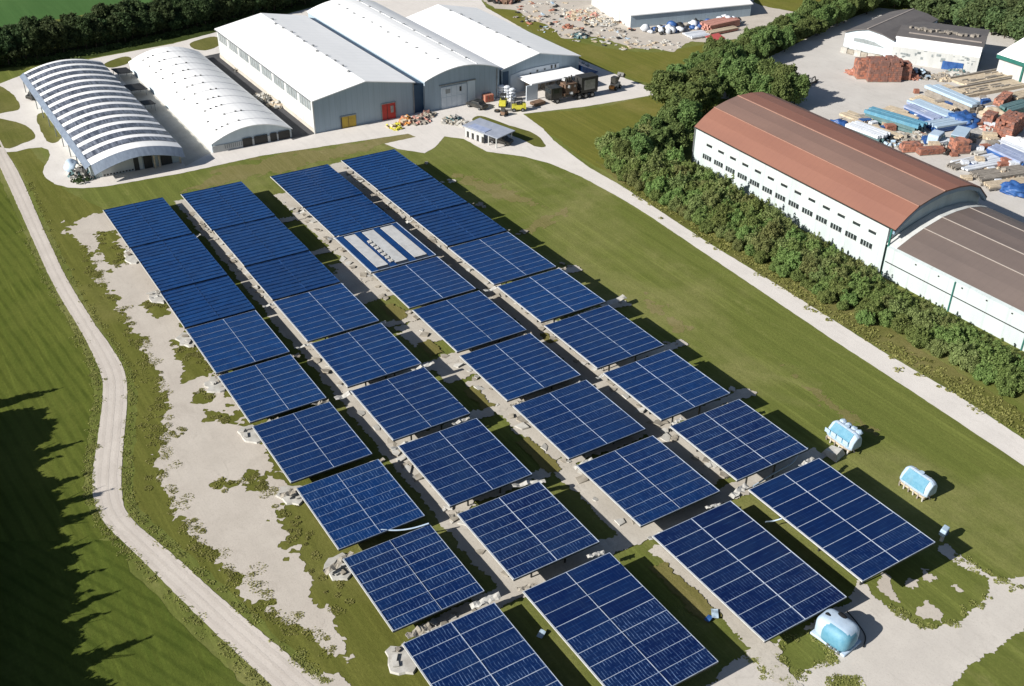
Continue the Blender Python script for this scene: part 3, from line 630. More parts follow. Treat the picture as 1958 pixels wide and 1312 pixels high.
sheet_scrap(583, 765, 1.3, 0.15, (3.6, 0.8), M['slab'], 'pale plastic sheet in the gap behind the sixth table of the leftmost row')
sheet_scrap(1172, 576, 1.2, 0.1, (4.2, 0.9), M['slab'], 'crumpled pale sheet at the right end of a table gap in the rightmost row')
sheet_scrap(1065, 606, 1.2, 0.1, (4.0, 0.7), M['slab'], 'flat pale sheet in the gap before the fifth table of the rightmost row')
sheet_scrap(1035, 1212, 0.3, 0.5, (.8, .5), M['pale_blue'], 'small white and blue rag on the shaded ground between near tables')
sheet_scrap(1367, 1172, 0.3, 0.9, (1.1, .6), M['pale_blue'], 'white rag hanging beside the near table of the third row')
sheet_scrap(1355, 1182, 0.25, 0.3, (.7, .5), M['blue_tarp'], 'bright blue rag beside a white rag on the shaded ground')
scr = []
for k in range(4):
    mb = MB(); nx, ny = 9, 4; L_, W_ = 2.2+.4*k, .7
    for i in range(nx+1):
        for j in range(ny+1):
            x = (i/nx-.5)*L_; y = (j/ny-.5)*W_*(1-.5*abs(i/nx-.5)); mb.v.append((x+.1*noise.noise(Vector((i, j, k))), y+.2*noise.noise(Vector((i*.7, j, k+5))), .35*noise.noise(Vector((x*1.6+k*7, y*2, 3)))))
    for i in range(nx):
        for j in range(ny): a = i*(ny+1)+j; mb.f.append((a, a+ny+1, a+ny+2, a+1)); mb.mi.append(0)
    o = mb.build('sheeting_scrap', M['slab' if k % 2 else 'stone']); md = o.modifiers.new('thickness', 'SOLIDIFY'); md.thickness = .04; scr.append(o)
RN = ('leftmost row', 'second row from the left', 'third row from the left', 'rightmost row')
for ci in range(4):
    kk = (CAMH-COLH[ci])/(CAMH-2.5)
    for ri in range(8):
        for e in range(random.choice((1, 2, 2))):
            o = random.choice(scr).copy(); col.objects.link(o); x0, x1 = COLX[ci]
            x = (x1-U(-.8, 1.8) if e == 0 else x0+U(-.6, 2.2))*kk
            o.location = (x, ROWS[ci][ri+1][0]*kk+U(.1, .9), COLH[ci]-U(.2, .7)); o.rotation_euler = (U(-.15, .15), U(-.1, .1), U(-.3, .3)); q = U(.6, 1.15); o.scale = (q, q, q)
            tag(o, 'pale crumpled sheeting scrap caught in table gap, '+RN[ci], 'sheet', 'sheeting scraps in the gaps of the '+RN[ci], 'thing')
for o in scr: bpy.data.objects.remove(o)
# ------------------------------------------------------------------ halls
def arc(x0, x1, z0, zt, n=12, flat=1.0):
    return [(x0+(x1-x0)*i/n, z0+(zt-z0)*(1-abs(2*i/n-1)**(2*flat))) for i in range(n+1)]
def wall_prism(prof, y0, y1, shear=0): return MB().prism([(prof[0][0], 0)]+prof+[(prof[-1][0], 0)], y0, y1, shear)
def plate(name, m, parent, x0, x1, z0, z1, y, d=0.06):
    return MB().box(((x0+x1)/2, y-d/2, (z0+z1)/2), (x1-x0, d, z1-z0)).build(name, m, parent)
def splate(name, m, parent, x, y0, y1, z0, z1, d=0.06):
    return MB().box((x-d/2, (y0+y1)/2, (z0+z1)/2), (d, abs(y1-y0), z1-z0)).build(name, m, parent)

# gable hall with grey window band
def vents(parent, pts, m='steel'):
    for p in pts: MB().box(p, (0.35, 0.45, 0.3), U(0, 1)).build('roof_vent', M[m], parent)
t = thing('gable_hall', 'long white roofed hall with a red door and a yellow door in its shaded gable', 'hall')
X0, X1, YN, YF = 66.3, 86.2, 171.3, 222.5
prof = [(X0, 6.0), (76.4, 7.75), (X1, 6.0)]
o = wall_prism(prof, YN, YF).build('wall', [M['gable'], M['white_wall']], t)
for f in o.data.polygons: f.material_index = 1 if abs(f.normal.x) > 0.8 else 0  # sunlit sides get the white, ends the colour with shade in it
MB().shell([(X0-.35, 6.12), (76.4, 8.0), (X1+.2, 6.15)], YN-.35, YF+.3, 0.16).build('roof', M['white_roof'], t)
for q in range(8):
    ya = YN+1.2+q*6.3; w_ = splate('window', M['window_grey'], t, X0-.02, ya, ya+5.0, 3.9, 5.5)
    for j in range(1, 4): splate('mullion', M['white_wall'], w_, X0-.10, ya+j*1.25-.05, ya+j*1.25+.05, 3.9, 5.5, 0.05)
splate('plinth', M['concrete'], t, X0-.03, YN, YF, 0.0, 0.7)
MB().box((X0-.1, YN-.03, 2.95), (0.25, 0.25, 5.85)).build('corner_post', M['white_wall'], t)
d = plate('red_door', M['red_door'], t, 79.5, 82.2, 0.0, 3.0, YN-.02, 0.10); plate('door_pane', M['window_grey'], d, 81.2, 81.8, 1.2, 2.5, YN-.14, 0.03); plate('door_leaf_gap', M['dark'], d, 80.5, 80.57, 0.05, 2.9, YN-.14, 0.03)
d = plate('yellow_door', M['yellow_door'], t, 71.3, 74.2, 0.0, 2.1, YN-.02, 0.10); plate('door_edge', M['dark'], d, 71.25, 71.45, 0.0, 2.1, YN-.14, 0.03); plate('door_leaf_gap', M['rust'], d, 72.7, 72.76, 0.05, 2.05, YN-.14, 0.03)
for a_, b_, hz in ((79.5, 82.2, 3.0), (71.3, 74.2, 2.1)):
    fr_ = plate('door_frame', M['window_grey'], t, a_-.14, b_+.14, hz+.02, hz+.16, YN-.02, .14)
    for xx in (a_-.08, b_+.08): MB().box((xx, YN-.08, hz/2), (.12, .13, hz)).build('jamb', M['window_grey'], fr_)
MB().box((X1-.15, YN-.08, 3.0), (.16, .16, 6.0)).build('downpipe', M['steel'], t)
MB().box((X0-.42, (YN+YF)/2, 6.0), (.16, YF-YN, .16)).build('gutter', M['steel'], t)
vents(t, [(76.4+U(-.4, .4), y, 8.05) for y in np.arange(YN+6, YF-2, 3.6)])

t = thing('gable_hall', 'middle white roofed hall with a tall white sliding door in its rounded shaded gable', 'hall')
X0, X1, YN, YF = 88.3, 104.5, 171.0, 226.0
prof = [(X0, 5.8)]+[(X0+(X1-X0)*i/14, 5.8+1.75*math.sin(math.pi*i/14)**0.85) for i in range(1, 14)]+[(X1, 5.8)]
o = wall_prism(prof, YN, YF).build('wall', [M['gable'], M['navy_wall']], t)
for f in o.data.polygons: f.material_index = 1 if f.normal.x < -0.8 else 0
MB().shell([(x+(-.1 if i == 0 else .25 if i == 14 else 0), z+.22) for i, (x, z) in enumerate(prof)], YN-.3, YF+.3, 0.16).build('roof', M['white_roof'], t)
d = plate('sliding_door', M['door_white'], t, 91.7, 97.2, 0.0, 4.2, YN-.02, 0.12); plate('door_pane', M['window_grey'], d, 92.6, 93.6, 2.9, 3.7, YN-.16, 0.03); plate('door_pane', M['dark'], d, 95.6, 96.0, 2.9, 3.8, YN-.16, 0.03); plate('door_rail', M['gable_light'], d, 91.7, 97.2, 2.1, 2.18, YN-.16, 0.03); plate('door_track', M['steel'], t, 91.4, 99.2, 4.5, 4.68, YN-.02, .16)
for xx in (92.8, 93.9, 95.0, 96.1): plate('door_joint', M['gable'], d, xx-.03, xx+.03, .05, 4.15, YN-.145, .02)
MB().box((103.9, YN-.08, 2.9), (.16, .16, 5.8)).build('downpipe', M['steel'], t)
MB().add([(86.45, YN+.4, 5.9), (88.2, YN+.4, 5.5), (88.2, YF-4, 5.5), (86.45, YF-4, 5.9), (86.45, YN+.4, 5.7), (88.2, YN+.4, 5.3), (88.2, YF-4, 5.3), (86.45, YF-4, 5.7)], [(0, 1, 2, 3), (7, 6, 5, 4), (0, 4, 5, 1), (2, 6, 7, 3)]).build('gap_shade_strip', M['navy_wall'], t)  # added navy strip, its colour stands for shade in the hall gap
plate('gap_shade_plate', M['navy_wall'], t, 86.25, 88.28, 0.0, 5.4, YN+.75, .1)  # added navy plate painting the shade at the near end of the gap
plate('side_door', M['gable_light'], t, 97.4, 99.0, 0.0, 4.5, YN-.02, 0.2)
vents(t, [(94.2+U(-.2, .2), y, 7.6) for y in np.arange(YN+6, YF-2, 4.1)]+[(99.5+U(-.2, .2), y, 7.55) for y in np.arange(YN+4, YF-2, 5.3)])
for x in (94.2, 99.5): MB().box((x, (YN+YF)/2, 7.55+(0.05 if x < 95 else 0.0)), (0.10, YF-YN, 0.12)).build('roof_seam', M['white_seam'], t)

t = thing('gable_hall', 'rightmost of the three joined white halls, with a pale panelled wall in its gable', 'hall')
X0, X1, YN, YF = 105.6, 123.9, 172.0, 213.0
prof = [(X0, 5.0), (114.2, 6.9), (X1, 4.9)]
wall_prism(prof, YN, YF).build('wall', M['gable'], t)
MB().shell([(X0-.25, 5.14), (114.2, 7.12), (X1+.3, 5.02)], YN-.3, YF+.3, 0.16).build('roof', M['white_roof'], t)
pp = [(107.6, 0.02), (107.6, 3.6), (110, 4.1), (113, 4.3), (116, 4.35), (119, 4.3), (119, 0.02)]
pw = MB().prism(pp, YN-.12, YN-.02).build('panel_wall', M['door_white'], t)
for x, z, wd, hh in ((112.0, 3.0, .4, .5), (110.8, 2.6, .6, .3), (113.6, 3.4, .45, .4), (115.4, 3.5, .35, .3), (117.0, 3.5, .4, .7), (117.9, 3.5, .4, .7), (117.0, 2.5, .4, .6)):
    plate('vent_window', M['window_dark'], pw, x, x+wd, z, z+hh, YN-.15, .03)
plate('corner_panel', M['navy_wall'], t, X0+.3, X0+1.6, 0.0, 4.6, YN-.02, 0.05)
vents(t, [(114.2+U(-.3, .3), y, 7.15) for y in np.arange(YN+4, YF-2, 3.9)])

t = thing('loading_shelter', 'white open loading shelter in front of the rightmost joined hall', 'shelter')
YS, YB = 166.6, 171.6
MB().box((115.4, (YS+YB)/2, 3.1), (12.6, YB-YS, 0.25)).build('roof', M['white_roof'], t)
MB().box((109.3, YS+0.15, 1.48), (2.6, 0.22, 2.95)).build('wall', M['door_white'], t)
for i in range(9): MB().box((111.0+i*1.25, YB-.5, 1.48), (0.9, 0.12, 2.9)).build('rear_panel', M['grey_wood'], t)
for i in range(5): MB().box((112.6+i*2.2, YS+.25, 1.48), (0.18, 0.18, 2.95)).build('post', M['steel'], t)

t = thing('tarpaulin', 'deep blue tarpaulin sloping down beside the right end of the joined halls', 'tarpaulin')
mb = MB(); mb.add([(124.3, 171.5, 3.0), (130.6, 174.2, 0.08), (124.3, 171.0, 0.05), (124.3, 182, 3.1), (131.5, 184, 0.1), (124.3, 183, 0.05)], [(0, 2, 1), (0, 1, 4, 3), (3, 4, 5), (0, 3, 5, 2), (1, 2, 5, 4)]); mb.build('cover', M['blue_tarp'], t)
for i in range(5): MB().blob((128.6+U(-2.5, 2.5), 176.5+i*1.6, 1.0), (.5, .4, .3), i).build('weight', M['slab'], t)

# low white arched shed
t = thing('arched_shed', 'low white arched shed with a plain ribbed roof beside the shaded lane', 'shed')
X0, X1, YN, YF = 47.6, 62.0, 171.6, 223.5
prof = arc(X0, X1, 1.75, 3.7, 14)
o = wall_prism([(x*1.0, z-.25) for x, z in prof], YN+.2, YF-.2).build('wall', M['gable_light'], t)
o = MB().shell([(x+(-.12 if i == 0 else .12 if i == 14 else 0), z) for i, (x, z) in enumerate(prof)], YN-.2, YF, 0.14).build('roof', M['white_roof'], t)
for q in range(11):
    y = YN+3.2+q*4.5; MB().shell([(x, z+.06) for x, z in prof], y-.05, y+.05, 0.08).build('roof_rib', M['white_seam'], t)
    for i in random.sample(range(2, 9), 4): MB().box((prof[i][0], y, prof[i][1]+.10), (0.3, 0.25, 0.14)).build('roof_clip', M['dark'], t)
MB().prism([(X0+.1, 0)]+[(X0+.1, 1.2), (X1-.1, 1.2), (X1-.1, 0)], YN+.05, YN+.18).build('front_panel', M['white_wall'], t)
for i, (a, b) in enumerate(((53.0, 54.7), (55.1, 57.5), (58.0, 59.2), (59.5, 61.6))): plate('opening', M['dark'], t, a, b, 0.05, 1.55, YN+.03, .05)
for i in range(9): plate('panel_gap', M['window_grey'], t, 49.8+i*.36, 49.95+i*.36, 0.45, 1.15, YN+.03, .04)

# striped arched shed
t = thing('arched_shed', 'arched shed whose roof alternates white bands and grey glazed bands', 'shed')
X0, X1, YN, YF = 27.3, 42.0, 169.3, 222.5
prof = arc(X0, X1, 3.0, 4.45, 16, 0.95)
wall_prism([(x, z-.3) for x, z in prof], YN+1.6, YF-.4).build('wall', M['pale_wall'], t)
MB().shell(prof, YN, YF, 0.16).build('roof', M['white_roof'], t)
n = 14; step = (YF-YN-2.2)/n
for q in range(n):
    ya = YN+2.6+q*step; MB().shell([(x+(-.03 if i == 0 else .03 if i == 16 else 0), z+.07) for i, (x, z) in enumerate(prof)], ya, ya+step*.57, 0.05).build('glazed_band', M['glazing'], t)
mb = MB(); n_ = len(prof)
mb.add([(x, YN-.02, z-.02) for x, z in prof]+[(x*.985+.5, YN-1.5, z-.95-.03*abs(i-8)) for i, (x, z) in enumerate(prof)]+[(x*.985+.5, YN-1.4, z-1.05-.03*abs(i-8)) for i, (x, z) in enumerate(prof)]+[(x, YN+.1, z-.12) for x, z in prof], [(k_*n_+i, k_*n_+i+1, (k_+1)*n_+i+1, (k_+1)*n_+i) for k_ in range(3) for i in range(n_-1)])
mb.build('front_canopy', M['slate_fascia'], t)
MB().shell([(X0-.9, 2.5), (X0-.02, 3.06)], YN-.05, YF, 0.08).build('side_eave', M['slate_fascia'], t)
plate('front_panel', M['white_wall'], t, 29.0, 35.6, 0.1, 2.4, YN+1.55, .06)
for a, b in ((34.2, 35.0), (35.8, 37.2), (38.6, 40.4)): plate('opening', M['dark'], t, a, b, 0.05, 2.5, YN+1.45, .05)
for x in (37.4, 38.2, 41.6): MB().box((x, YN+.9, 1.4), (0.25, 0.25, 2.8)).build('post', M['beige_wood'], t)
for i in range(10): plate('panel_gap', M['dark'], t, 29.2+i*.5, 29.5+i*.5, 0.2, 0.42, YN+1.47, .04)
for q in range(10): MB().box((X0-.75, YN+2+q*5.4, 1.3), (0.15, 0.15, 2.6)).build('side_post', M['steel'], t)
for (px, py, wd) in ((236, 150, 3.2), (262, 182, 3.4), (285, 212, 2.2)):
    q = P(px, py); t = thing('canopy', {236: 'round black canopy, farthest of three beside the striped shed', 262: 'black square canopy in the middle beside the striped shed', 285: 'small black canopy nearest the camera beside the striped shed'}[px], 'canopy', q, 0.2)
    MB().box((0, 0, 1.6), (wd, wd*.9, 0.15), 0, (0.1, 0.12)).build('cover', M['dark'], t)
    for sx in (-1, 1):
        for sy in (-1, 1): MB().box((sx*wd*.42, sy*wd*.36, 0.75), (0.1, 0.1, 1.5)).build('post', M['steel'], t)

# brown roofed hall and its lower wing
SH = 0.042
t = thing('arched_hall', 'long white hall with a red brown arched roof behind the hedge', 'hall')
prof = [(112.7, 7.1), (114.6, 8.5), (116.6, 9.65), (119.0, 10.3), (121.6, 10.75), (124.5, 10.75), (127.0, 10.45), (129.4, 9.6), (131.6, 7.6)]
YN, YF = 81.9, 125.6
base = [(112.75, 0), (112.75, 7.0)]+[(x, z-.25) for x, z in prof[1:-1]]+[(131.5, 7.4), (131.5, 0)]
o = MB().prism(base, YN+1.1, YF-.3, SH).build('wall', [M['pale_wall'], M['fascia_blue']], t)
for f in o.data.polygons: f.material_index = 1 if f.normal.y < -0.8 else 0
ps = prof
MB().shell(ps[:3], YN, YF, .2, SH).build('roof_strip', M['red_roof'], t)['label'] = 'red brown lower roof strip'
MB().shell(ps[2:5], YN, YF, .2, SH).build('roof_strip', M['brown_roof'], t)['label'] = 'dull brown middle roof strip'
MB().shell(ps[4:], YN, YF, .2, SH).build('roof_strip', M['red_roof'], t)['label'] = 'red brown upper roof strip'
for q in (2, 4):
    mb = MB(); x, z = ps[q]; mb.prism([(x-.12, z-.02), (x-.10, z+.09), (x+.10, z+.09), (x+.12, z-.02)], YN, YF, SH); mb.build('roof_seam', M['seam_pink'], t)
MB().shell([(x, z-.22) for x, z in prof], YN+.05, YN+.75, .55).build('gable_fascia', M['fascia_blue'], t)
MB().shell([(prof[0][0]-.15, 7.02), (prof[0][0]+.15, 7.02)], YN, YF, .16, SH).build('gutter', M['dark'], t)
for yy in (YN+.5, YF-.4): MB().box((112.62+SH*(yy-YN), yy, 3.5), (0.22, 0.22, 7.0)).build('downpipe', M['green_trim' if yy < 100 else 'steel'], t)
for i in range(13):
    y = 85.6+i*2.98; x = 112.75+SH*(y-YN-1.1)
    w_ = MB().box((x-.03, y, 5.15), (0.06, 1.35, 0.42)).build('window', M['window_dark'], t)
    MB().box((x-.06, y, 5.42), (0.10, 1.5, 0.08)).build('window_sill', M['white_wall'], w_)
for i in range(13):
    y = 86.2+i*2.95; x = 112.75+SH*(y-YN-1.1)
    w_ = MB().box((x-.03, y, 3.05), (0.06, 2.1, 0.75)).build('window', M['window_dark'], t)
    for j in (-.5, 0, .5): MB().box((x-.08, y+j, 3.05), (0.05, 0.08, 0.75)).build('window_bar', M['pale_wall'], w_)
    MB().box((x-.08, y, 2.62), (0.14, 2.2, 0.07)).build('window_sill', M['white_wall'], w_)

t = thing('arched_hall', 'lower hall with a dull taupe roof joined to the red brown hall', 'hall')
prof = [(112.8, 4.6), (115.2, 5.6), (117.7, 6.4), (121.2, 7.2), (124.0, 7.4), (126.9, 7.3), (129.2, 6.9), (131.2, 6.3)]
Y0, Y1 = 38.0, 82.3
MB().prism([(112.3, 0), (112.3, 4.4)]+[(x, z-.2) for x, z in prof[1:]]+[(131.0, 0)], Y0, Y1).build('wall', M['pale_wall'], t)
MB().shell(prof, Y0-.3, Y1-1.2, .18).build('roof', M['taupe_roof'], t)
for x, z in (prof[2], prof[3], prof[5]): MB().prism([(x-.07, z-.02), (x-.06, z+.07), (x+.06, z+.07), (x+.07, z-.02)], Y0-.3, Y1-1.2).build('roof_seam', M['seam_pale'], t)
MB().shell([(x, z+.05) for x, z in prof], Y1-1.2, Y1+.55, .2).build('flashing', M['white_wall'], t)
for yy in (71.0, 60.0, 49.0): MB().box((112.2, yy, 2.2), (0.16, 0.16, 4.4)).build('downpipe', M['green_trim'], t)
MB().box((112.27, (Y0+Y1)/2, 2.35), (0.08, Y1-Y0-.4, 0.12)).build('wall_rail', M['dark'], t)
for yy in np.arange(44, 81, 3.7): MB().box((112.25, yy, 4.0), (0.12, 0.2, 0.16)).build('wall_lamp', M['dark'], t)

# far white hall behind the junk yard
a, b = P(1205, 54), P(1434, 31); ang = math.atan2(b.y-a.y, b.x-a.x)
t = thing('gable_hall', 'far white hall behind the junk yard with a row of bundles along its shaded front', 'hall', a, ang)
L = (b-a).length
pr = [(0, 0), (0, 3.0), (11, 5.6), (22, 3.0), (22, 0)]
mb = MB(); mb.add([(0, y, z) for y, z in pr]+[(L, y, z) for y, z in pr], [(0, 1, 2, 3, 4), (9, 8, 7, 6, 5), (0, 5, 6, 1), (1, 6, 7, 2), (2, 7, 8, 3), (3, 8, 9, 4)])
o = mb.build('wall', [M['gable'], M['white_wall']], t)
for f in o.data.polygons: f.material_index = 1 if f.index == 0 else 0  # lit end white, front in the colour that holds the shade
mb = MB(); rr = [(-.3, 3.05), (11, 5.85), (22.3, 3.05)]; rr = rr+[(y, z-.2) for y, z in rr][::-1]
mb.add([(-.3, y, z) for y, z in rr]+[(L+.3, y, z) for y, z in rr], [tuple(range(6))[::-1], tuple(range(6, 12))]+[(i, (i+1) % 6, 6+(i+1) % 6, 6+i) for i in range(6)])
mb.build('roof', M['white_roof'], t)
MB().box((-.12, 11, 1.45), (0.15, 10, 2.9)).build('end_door', M['white_roof'], t)

# storage yard buildings
g0, g1 = P(1610, 97), P(1701, 118); gd = (g1-g0).normalized(); ang = math.atan2(gd.y, gd.x)
t = thing('barn', 'grey roofed barn with a rounded pale gable at the back of the storage yard', 'barn', g0, ang)
Wd = (g1-g0).length; prof = [(0, 4.0), (Wd*.2, 5.0), (Wd*.45, 5.7), (Wd*.75, 5.3), (Wd, 4.5)]
MB().prism([(0, 0)]+prof+[(Wd, 0)], 0.2, 22).build('wall', M['gable_light'], t)
MB().shell([(x+(-.3 if i == 0 else .1 if i == 4 else 0), z+.2) for i, (x, z) in enumerate(prof)], -.3, 22.3, .18).build('roof', M['grey_roof'], t)
MB().prism([(Wd*.44, 5.86), (Wd*.44, 5.98), (Wd*.47, 5.98), (Wd*.47, 5.86)], -.3, 22.3).build('ridge_cap', M['seam_pale'], t)
MB().prism([(Wd*.2, 2.6), (Wd*.2, 3.3), (Wd*.4, 3.5), (Wd*.62, 3.3), (Wd*.85, 2.5)], 0.1, 0.18).build('arched_window', M['window_grey'], t)
for i in range(6): MB().box((1+i*1.6, -.9, .55), (1.5, 0.9, 1.0+U(-.3, .4)), U(-.1, .1)).build('stacked_block', M['stone' if i % 2 else 'slab'], t)

f0, f1 = P(1702, 118), P(1866, 141); fd = (f1-f0).normalized(); ang = math.atan2(fd.y, fd.x); L = (f1-f0).length
t = thing('storage_hall', 'white walled hall with a grey junk strewn roof and curved front edge', 'hall', f0, ang)
pr = [(0, 0), (0, 3.4), (.25, 4.1), (.9, 4.7), (2.0, 5.0), (9, 5.5), (16, 5.0), (16, 0)]
mb = MB(); n = len(pr); mb.add([(0, y, z) for y, z in pr]+[(L, y, z) for y, z in pr], [tuple(range(n))[::1], tuple(range(2*n-1, n-1, -1))]+[(i, n+i, n+(i+1) % n, (i+1) % n) for i in range(n)])
o = mb.build('wall', [M['white_wall'], M['gable'], M['white_roof']], t)
for f in o.data.polygons: f.material_index = 1 if f.index < 2 else 2 if f.index in (3, 4, 5) else 0
mb = MB(); rr = [(2.0, 5.12), (9, 5.64), (16.3, 5.1)]; rr += [(y, z-.1) for y, z in rr][::-1]
mb.add([(-.1, y, z) for y, z in rr]+[(L+.2, y, z) for y, z in rr], [tuple(range(6))[::-1], tuple(range(6, 12))]+[(i, (i+1) % 6, 6+(i+1) % 6, 6+i) for i in range(6)])
mb.build('roof', M['grey_roof'], t)
MB().box((L*.55, 4.6, 5.36), (L*.85, 0.5, 0.16), -0.02).build('roof_walkway', M['seam_pale'], t)
mb = MB()
for i in range(46): mb.box((U(1.5, L-1), 7.4+U(-.8, .8), 5.75), (U(.3, 1.2), U(.2, .7), U(.2, .6)), U(0, 3))
mb.build('roof_equipment', M['grey_wood'], t)
mb = MB()
for i in range(26): mb.box((U(.5, L-.5), -.04, U(1.4, 3.2)), (U(.2, .9), 0.05, U(.1, .5)))
mb.build('wall_vents', M['window_grey'], t)
MB().box((L*.72, -.08, .9), (4.2, 0.08, 1.7)).build('blue_door', M['blue_tarp'], t)
MB().box((L+.04, 5.5, 1.2), (0.06, 6, 2.2)).build('end_opening', M['teal'], t)

c0 = P(1904, 140); c1 = P(1985, 168); ang = math.atan2((c1-c0).y, (c1-c0).x); L = 16
t = thing('green_trimmed_hall', 'white roofed hall with dark green trim at the right edge of the storage yard', 'hall', c0, ang)
mb = MB(); n = 5; pr = [(0, 0), (0, 3.9), (8, 6.6), (16, 3.9), (16, 0)]; mb.add([(0, y, z) for y, z in pr]+[(L, y, z) for y, z in pr], [(0, 1, 2, 3, 4), (9, 8, 7, 6, 5), (0, 5, 6, 1), (3, 8, 9, 4)]); mb.build('wall', M['white_wall'], t)
mb = MB(); rr = [(-.5, 4.0), (8, 6.85), (16.5, 4.0)]; rr += [(y, z-.2) for y, z in rr][::-1]
mb.add([(-.5, y, z) for y, z in rr]+[(L+.3, y, z) for y, z in rr], [tuple(range(6))[::-1], tuple(range(6, 12))]+[(i, (i+1) % 6, 6+(i+1) % 6, 6+i) for i in range(6)]); mb.build('roof', M['white_roof'], t)
MB().box((L/2, -.55, 3.6), (L+.8, 0.12, 0.75)).build('green_fascia', M['green_trim'], t)
MB().box((6.2, -.25, 1.6), (0.35, 0.35, 3.2)).build('downpipe', M['green_trim'], t)

# small carport by the junction
c0 = P(890, 262); c1 = P(948, 284); d_ = (c1-c0); ang = math.atan2(d_.y, d_.x); L = d_.length
t = thing('carport', 'small pale roofed carport with open sides on the junction island', 'carport', c0, ang)
MB().box((L/2, 2.0, 2.12), (L+1.2, 4.4, 0.16), 0, (0.06, 0)).build('roof', M['lilac_grey'], t)
MB().box((L*.36, 0.9, 2.20), (L*.55, 1.6, 0.05), 0, (0.06, 0)).build('roof_panel', M['lilac_board'], t)
MB().box((L*.3, 0.1, .92), (L*.6, 0.12, 1.6)).build('side_wall', M['white_wall'], t)
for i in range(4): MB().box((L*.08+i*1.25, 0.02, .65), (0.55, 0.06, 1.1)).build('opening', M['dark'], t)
for x in (0, .45, .75, 1.0):
    for y in (0.15, 3.9): MB().box((L*x, y, .98), (0.16, 0.16, 1.96)).build('post', M['white_wall'], t)
mb = MB(); mb.smooth = True

# ------------------------------------------------------------------ tanks on the field
def wheel(parent, c, r, w_, axis='y'):
    mb = MB(); v = Vector((0, w_/2, 0)) if axis == 'y' else Vector((w_/2, 0, 0)); mb.bar(Vector(c)-v, Vector(c)+v, r, 14)
    o = mb.build('wheel', M['tyre'], parent); mb = MB(); mb.bar(Vector(c)-v*1.08, Vector(c)+v*1.08, r*.5, 10); mb.build('rim', M['steel'], o); return o
def tank(px, py, label, L, wd, h, scallop):
    p = P(px, py); t = thing('trailer_tank', label, 'tank', p, 0, None)
    pr = [(-.48*wd, .55), (-.52*wd, .9), (-.40*wd, h*.70), (-.10*wd, h*.97), (.05*wd, h), (.25*wd, h*.97), (.45*wd, h*.78), (.5*wd, .9), (.45*wd, .55)]
    n = len(pr); mb = MB(); ys = [-L/2, -L/2+.25, -L/2+.5, L/2-.5, L/2-.25, L/2]; sc = [.80, .94, 1, 1, .94, .80]
    for y, s in zip(ys, sc): mb.v += [(x*s, y, .75+(z-.75)*s) for x, z in pr]
    for i in range(len(ys)-1):
        for j in range(n): mb.f.append((i*n+j, (i+1)*n+j, (i+1)*n+(j+1) % n, i*n+(j+1) % n)); mb.mi.append(0)
    mb.f += [tuple(range(n)), tuple(range((len(ys))*n-1, (len(ys)-1)*n-1, -1))]; mb.mi += [0, 0]
    mb.smooth = False; o = mb.build('shell', M['tank_white'], t); bv = o.modifiers.new('soft', 'BEVEL'); bv.width = .08; bv.segments = 2
    mb = MB(); q = .03
    mb.add([(-.52*wd-q, y, .95) for y in (-L/2+.35, L/2-.35)]+[(-.40*wd-q, y, h*.70+q) for y in (-L/2+.45, L/2-.45)]+[(-.10*wd-q, y, h*.97+q) for y in (-L/2+.5, L/2-.5)], [(0, 2, 3, 1), (2, 4, 5, 3)])
    o = mb.build('blue_panel', M['light_blue'], t); sm = o.modifiers.new('th', 'SOLIDIFY'); sm.thickness = .04; sm.offset = 0
    if scallop:
        for i in range(4): MB().blob((.38*wd, -L/2+.6+i*.75, h*.93), (.42, .38, .28), i, 2, .08).build('lid', M['tank_white'], t)
        for i in range(4): MB().box((-.53*wd, -L/2+.8+i*.85, 1.25), (.06, .7, .5)).build('hatch', M['pale_blue'], t)
    for y in (-L*.27, L*.27):
        MB().shell([(x*1.015, z+.02) for x, z in pr], y-.05, y+.05, .05).build('strap', M['white_seam'], t)
    MB().bar((-.3*wd, -L/2-.02, .8), (-.3*wd, -L/2-.3, .5), .07).build('valve', M['dark'], t)
    MB().bar((.05*wd, 0, h-.02), (.05*wd, 0, h+.16), .28, 12).build('filler_cap', M['pale_blue'], t)
    MB().box((-.1, 0, .42), (wd*.85, L*.9, .22)).build('chassis', M['beige_wood'], t)
    for i in range(6): MB().box((-.50*wd, -L/2+.3+i*(L-.6)/5, .25), (.16, .14, .5), 0, (0, U(-.3, .3))).build('leg', M['grey_wood' if i % 2 else 'slab'], t)
    for y in (-L*.3, L*.3): wheel(t, (.35*wd, y, .38), .38, .2, 'x')
    return t
tank(1611, 850, 'light blue and white scalloped tank beside the shaded gap of the rightmost row', 3.6, 1.8, 2.3, True)
tank(1752, 938, 'plain light blue and white tank on the grass right of the near table', 3.5, 1.75, 2.2, False)
p = P(1596, 1222); t = thing('covered_tank', 'rounded light blue plastic cover with two black holes on the near sand yard', 'tank', p, 0.15)
def soft_box(c, size, bev, nm, m, seg=5):
    o = MB().box(c, size).build(nm, M[m], t); bv = o.modifiers.new('round', 'BEVEL'); bv.width = bev; bv.segments = seg; bv.limit_method = 'NONE'
    for f in o.data.polygons: f.use_smooth = True
    return o
soft_box((0, 0, 1.15), (2.5, 3.4, 2.3), .8, 'cover', 'tank_white')
soft_box((-.16, -.30, 1.12), (2.4, 2.9, 2.3), .85, 'blue_front', 'light_blue')
soft_box((.1, 0, .14), (2.6, 3.5, .26), .1, 'rim', 'tank_white')
for (x_, y, z, r) in ((-.15, 1.0, 2.2, .27), (.65, .15, 2.22, .40)):
    mb = MB(); mb.smooth = True; mb.blob((x_, y, z), (r*.8, r*1.15, .16), 5, 2, .1); mb.build('hole', M['black_hole'], t)
for q in range(4): MB().box((-1.36, -1.2+q*.35, .35+.1*(q%2)), (.12, .18, .25)).build('fitting', M['steel'], t)
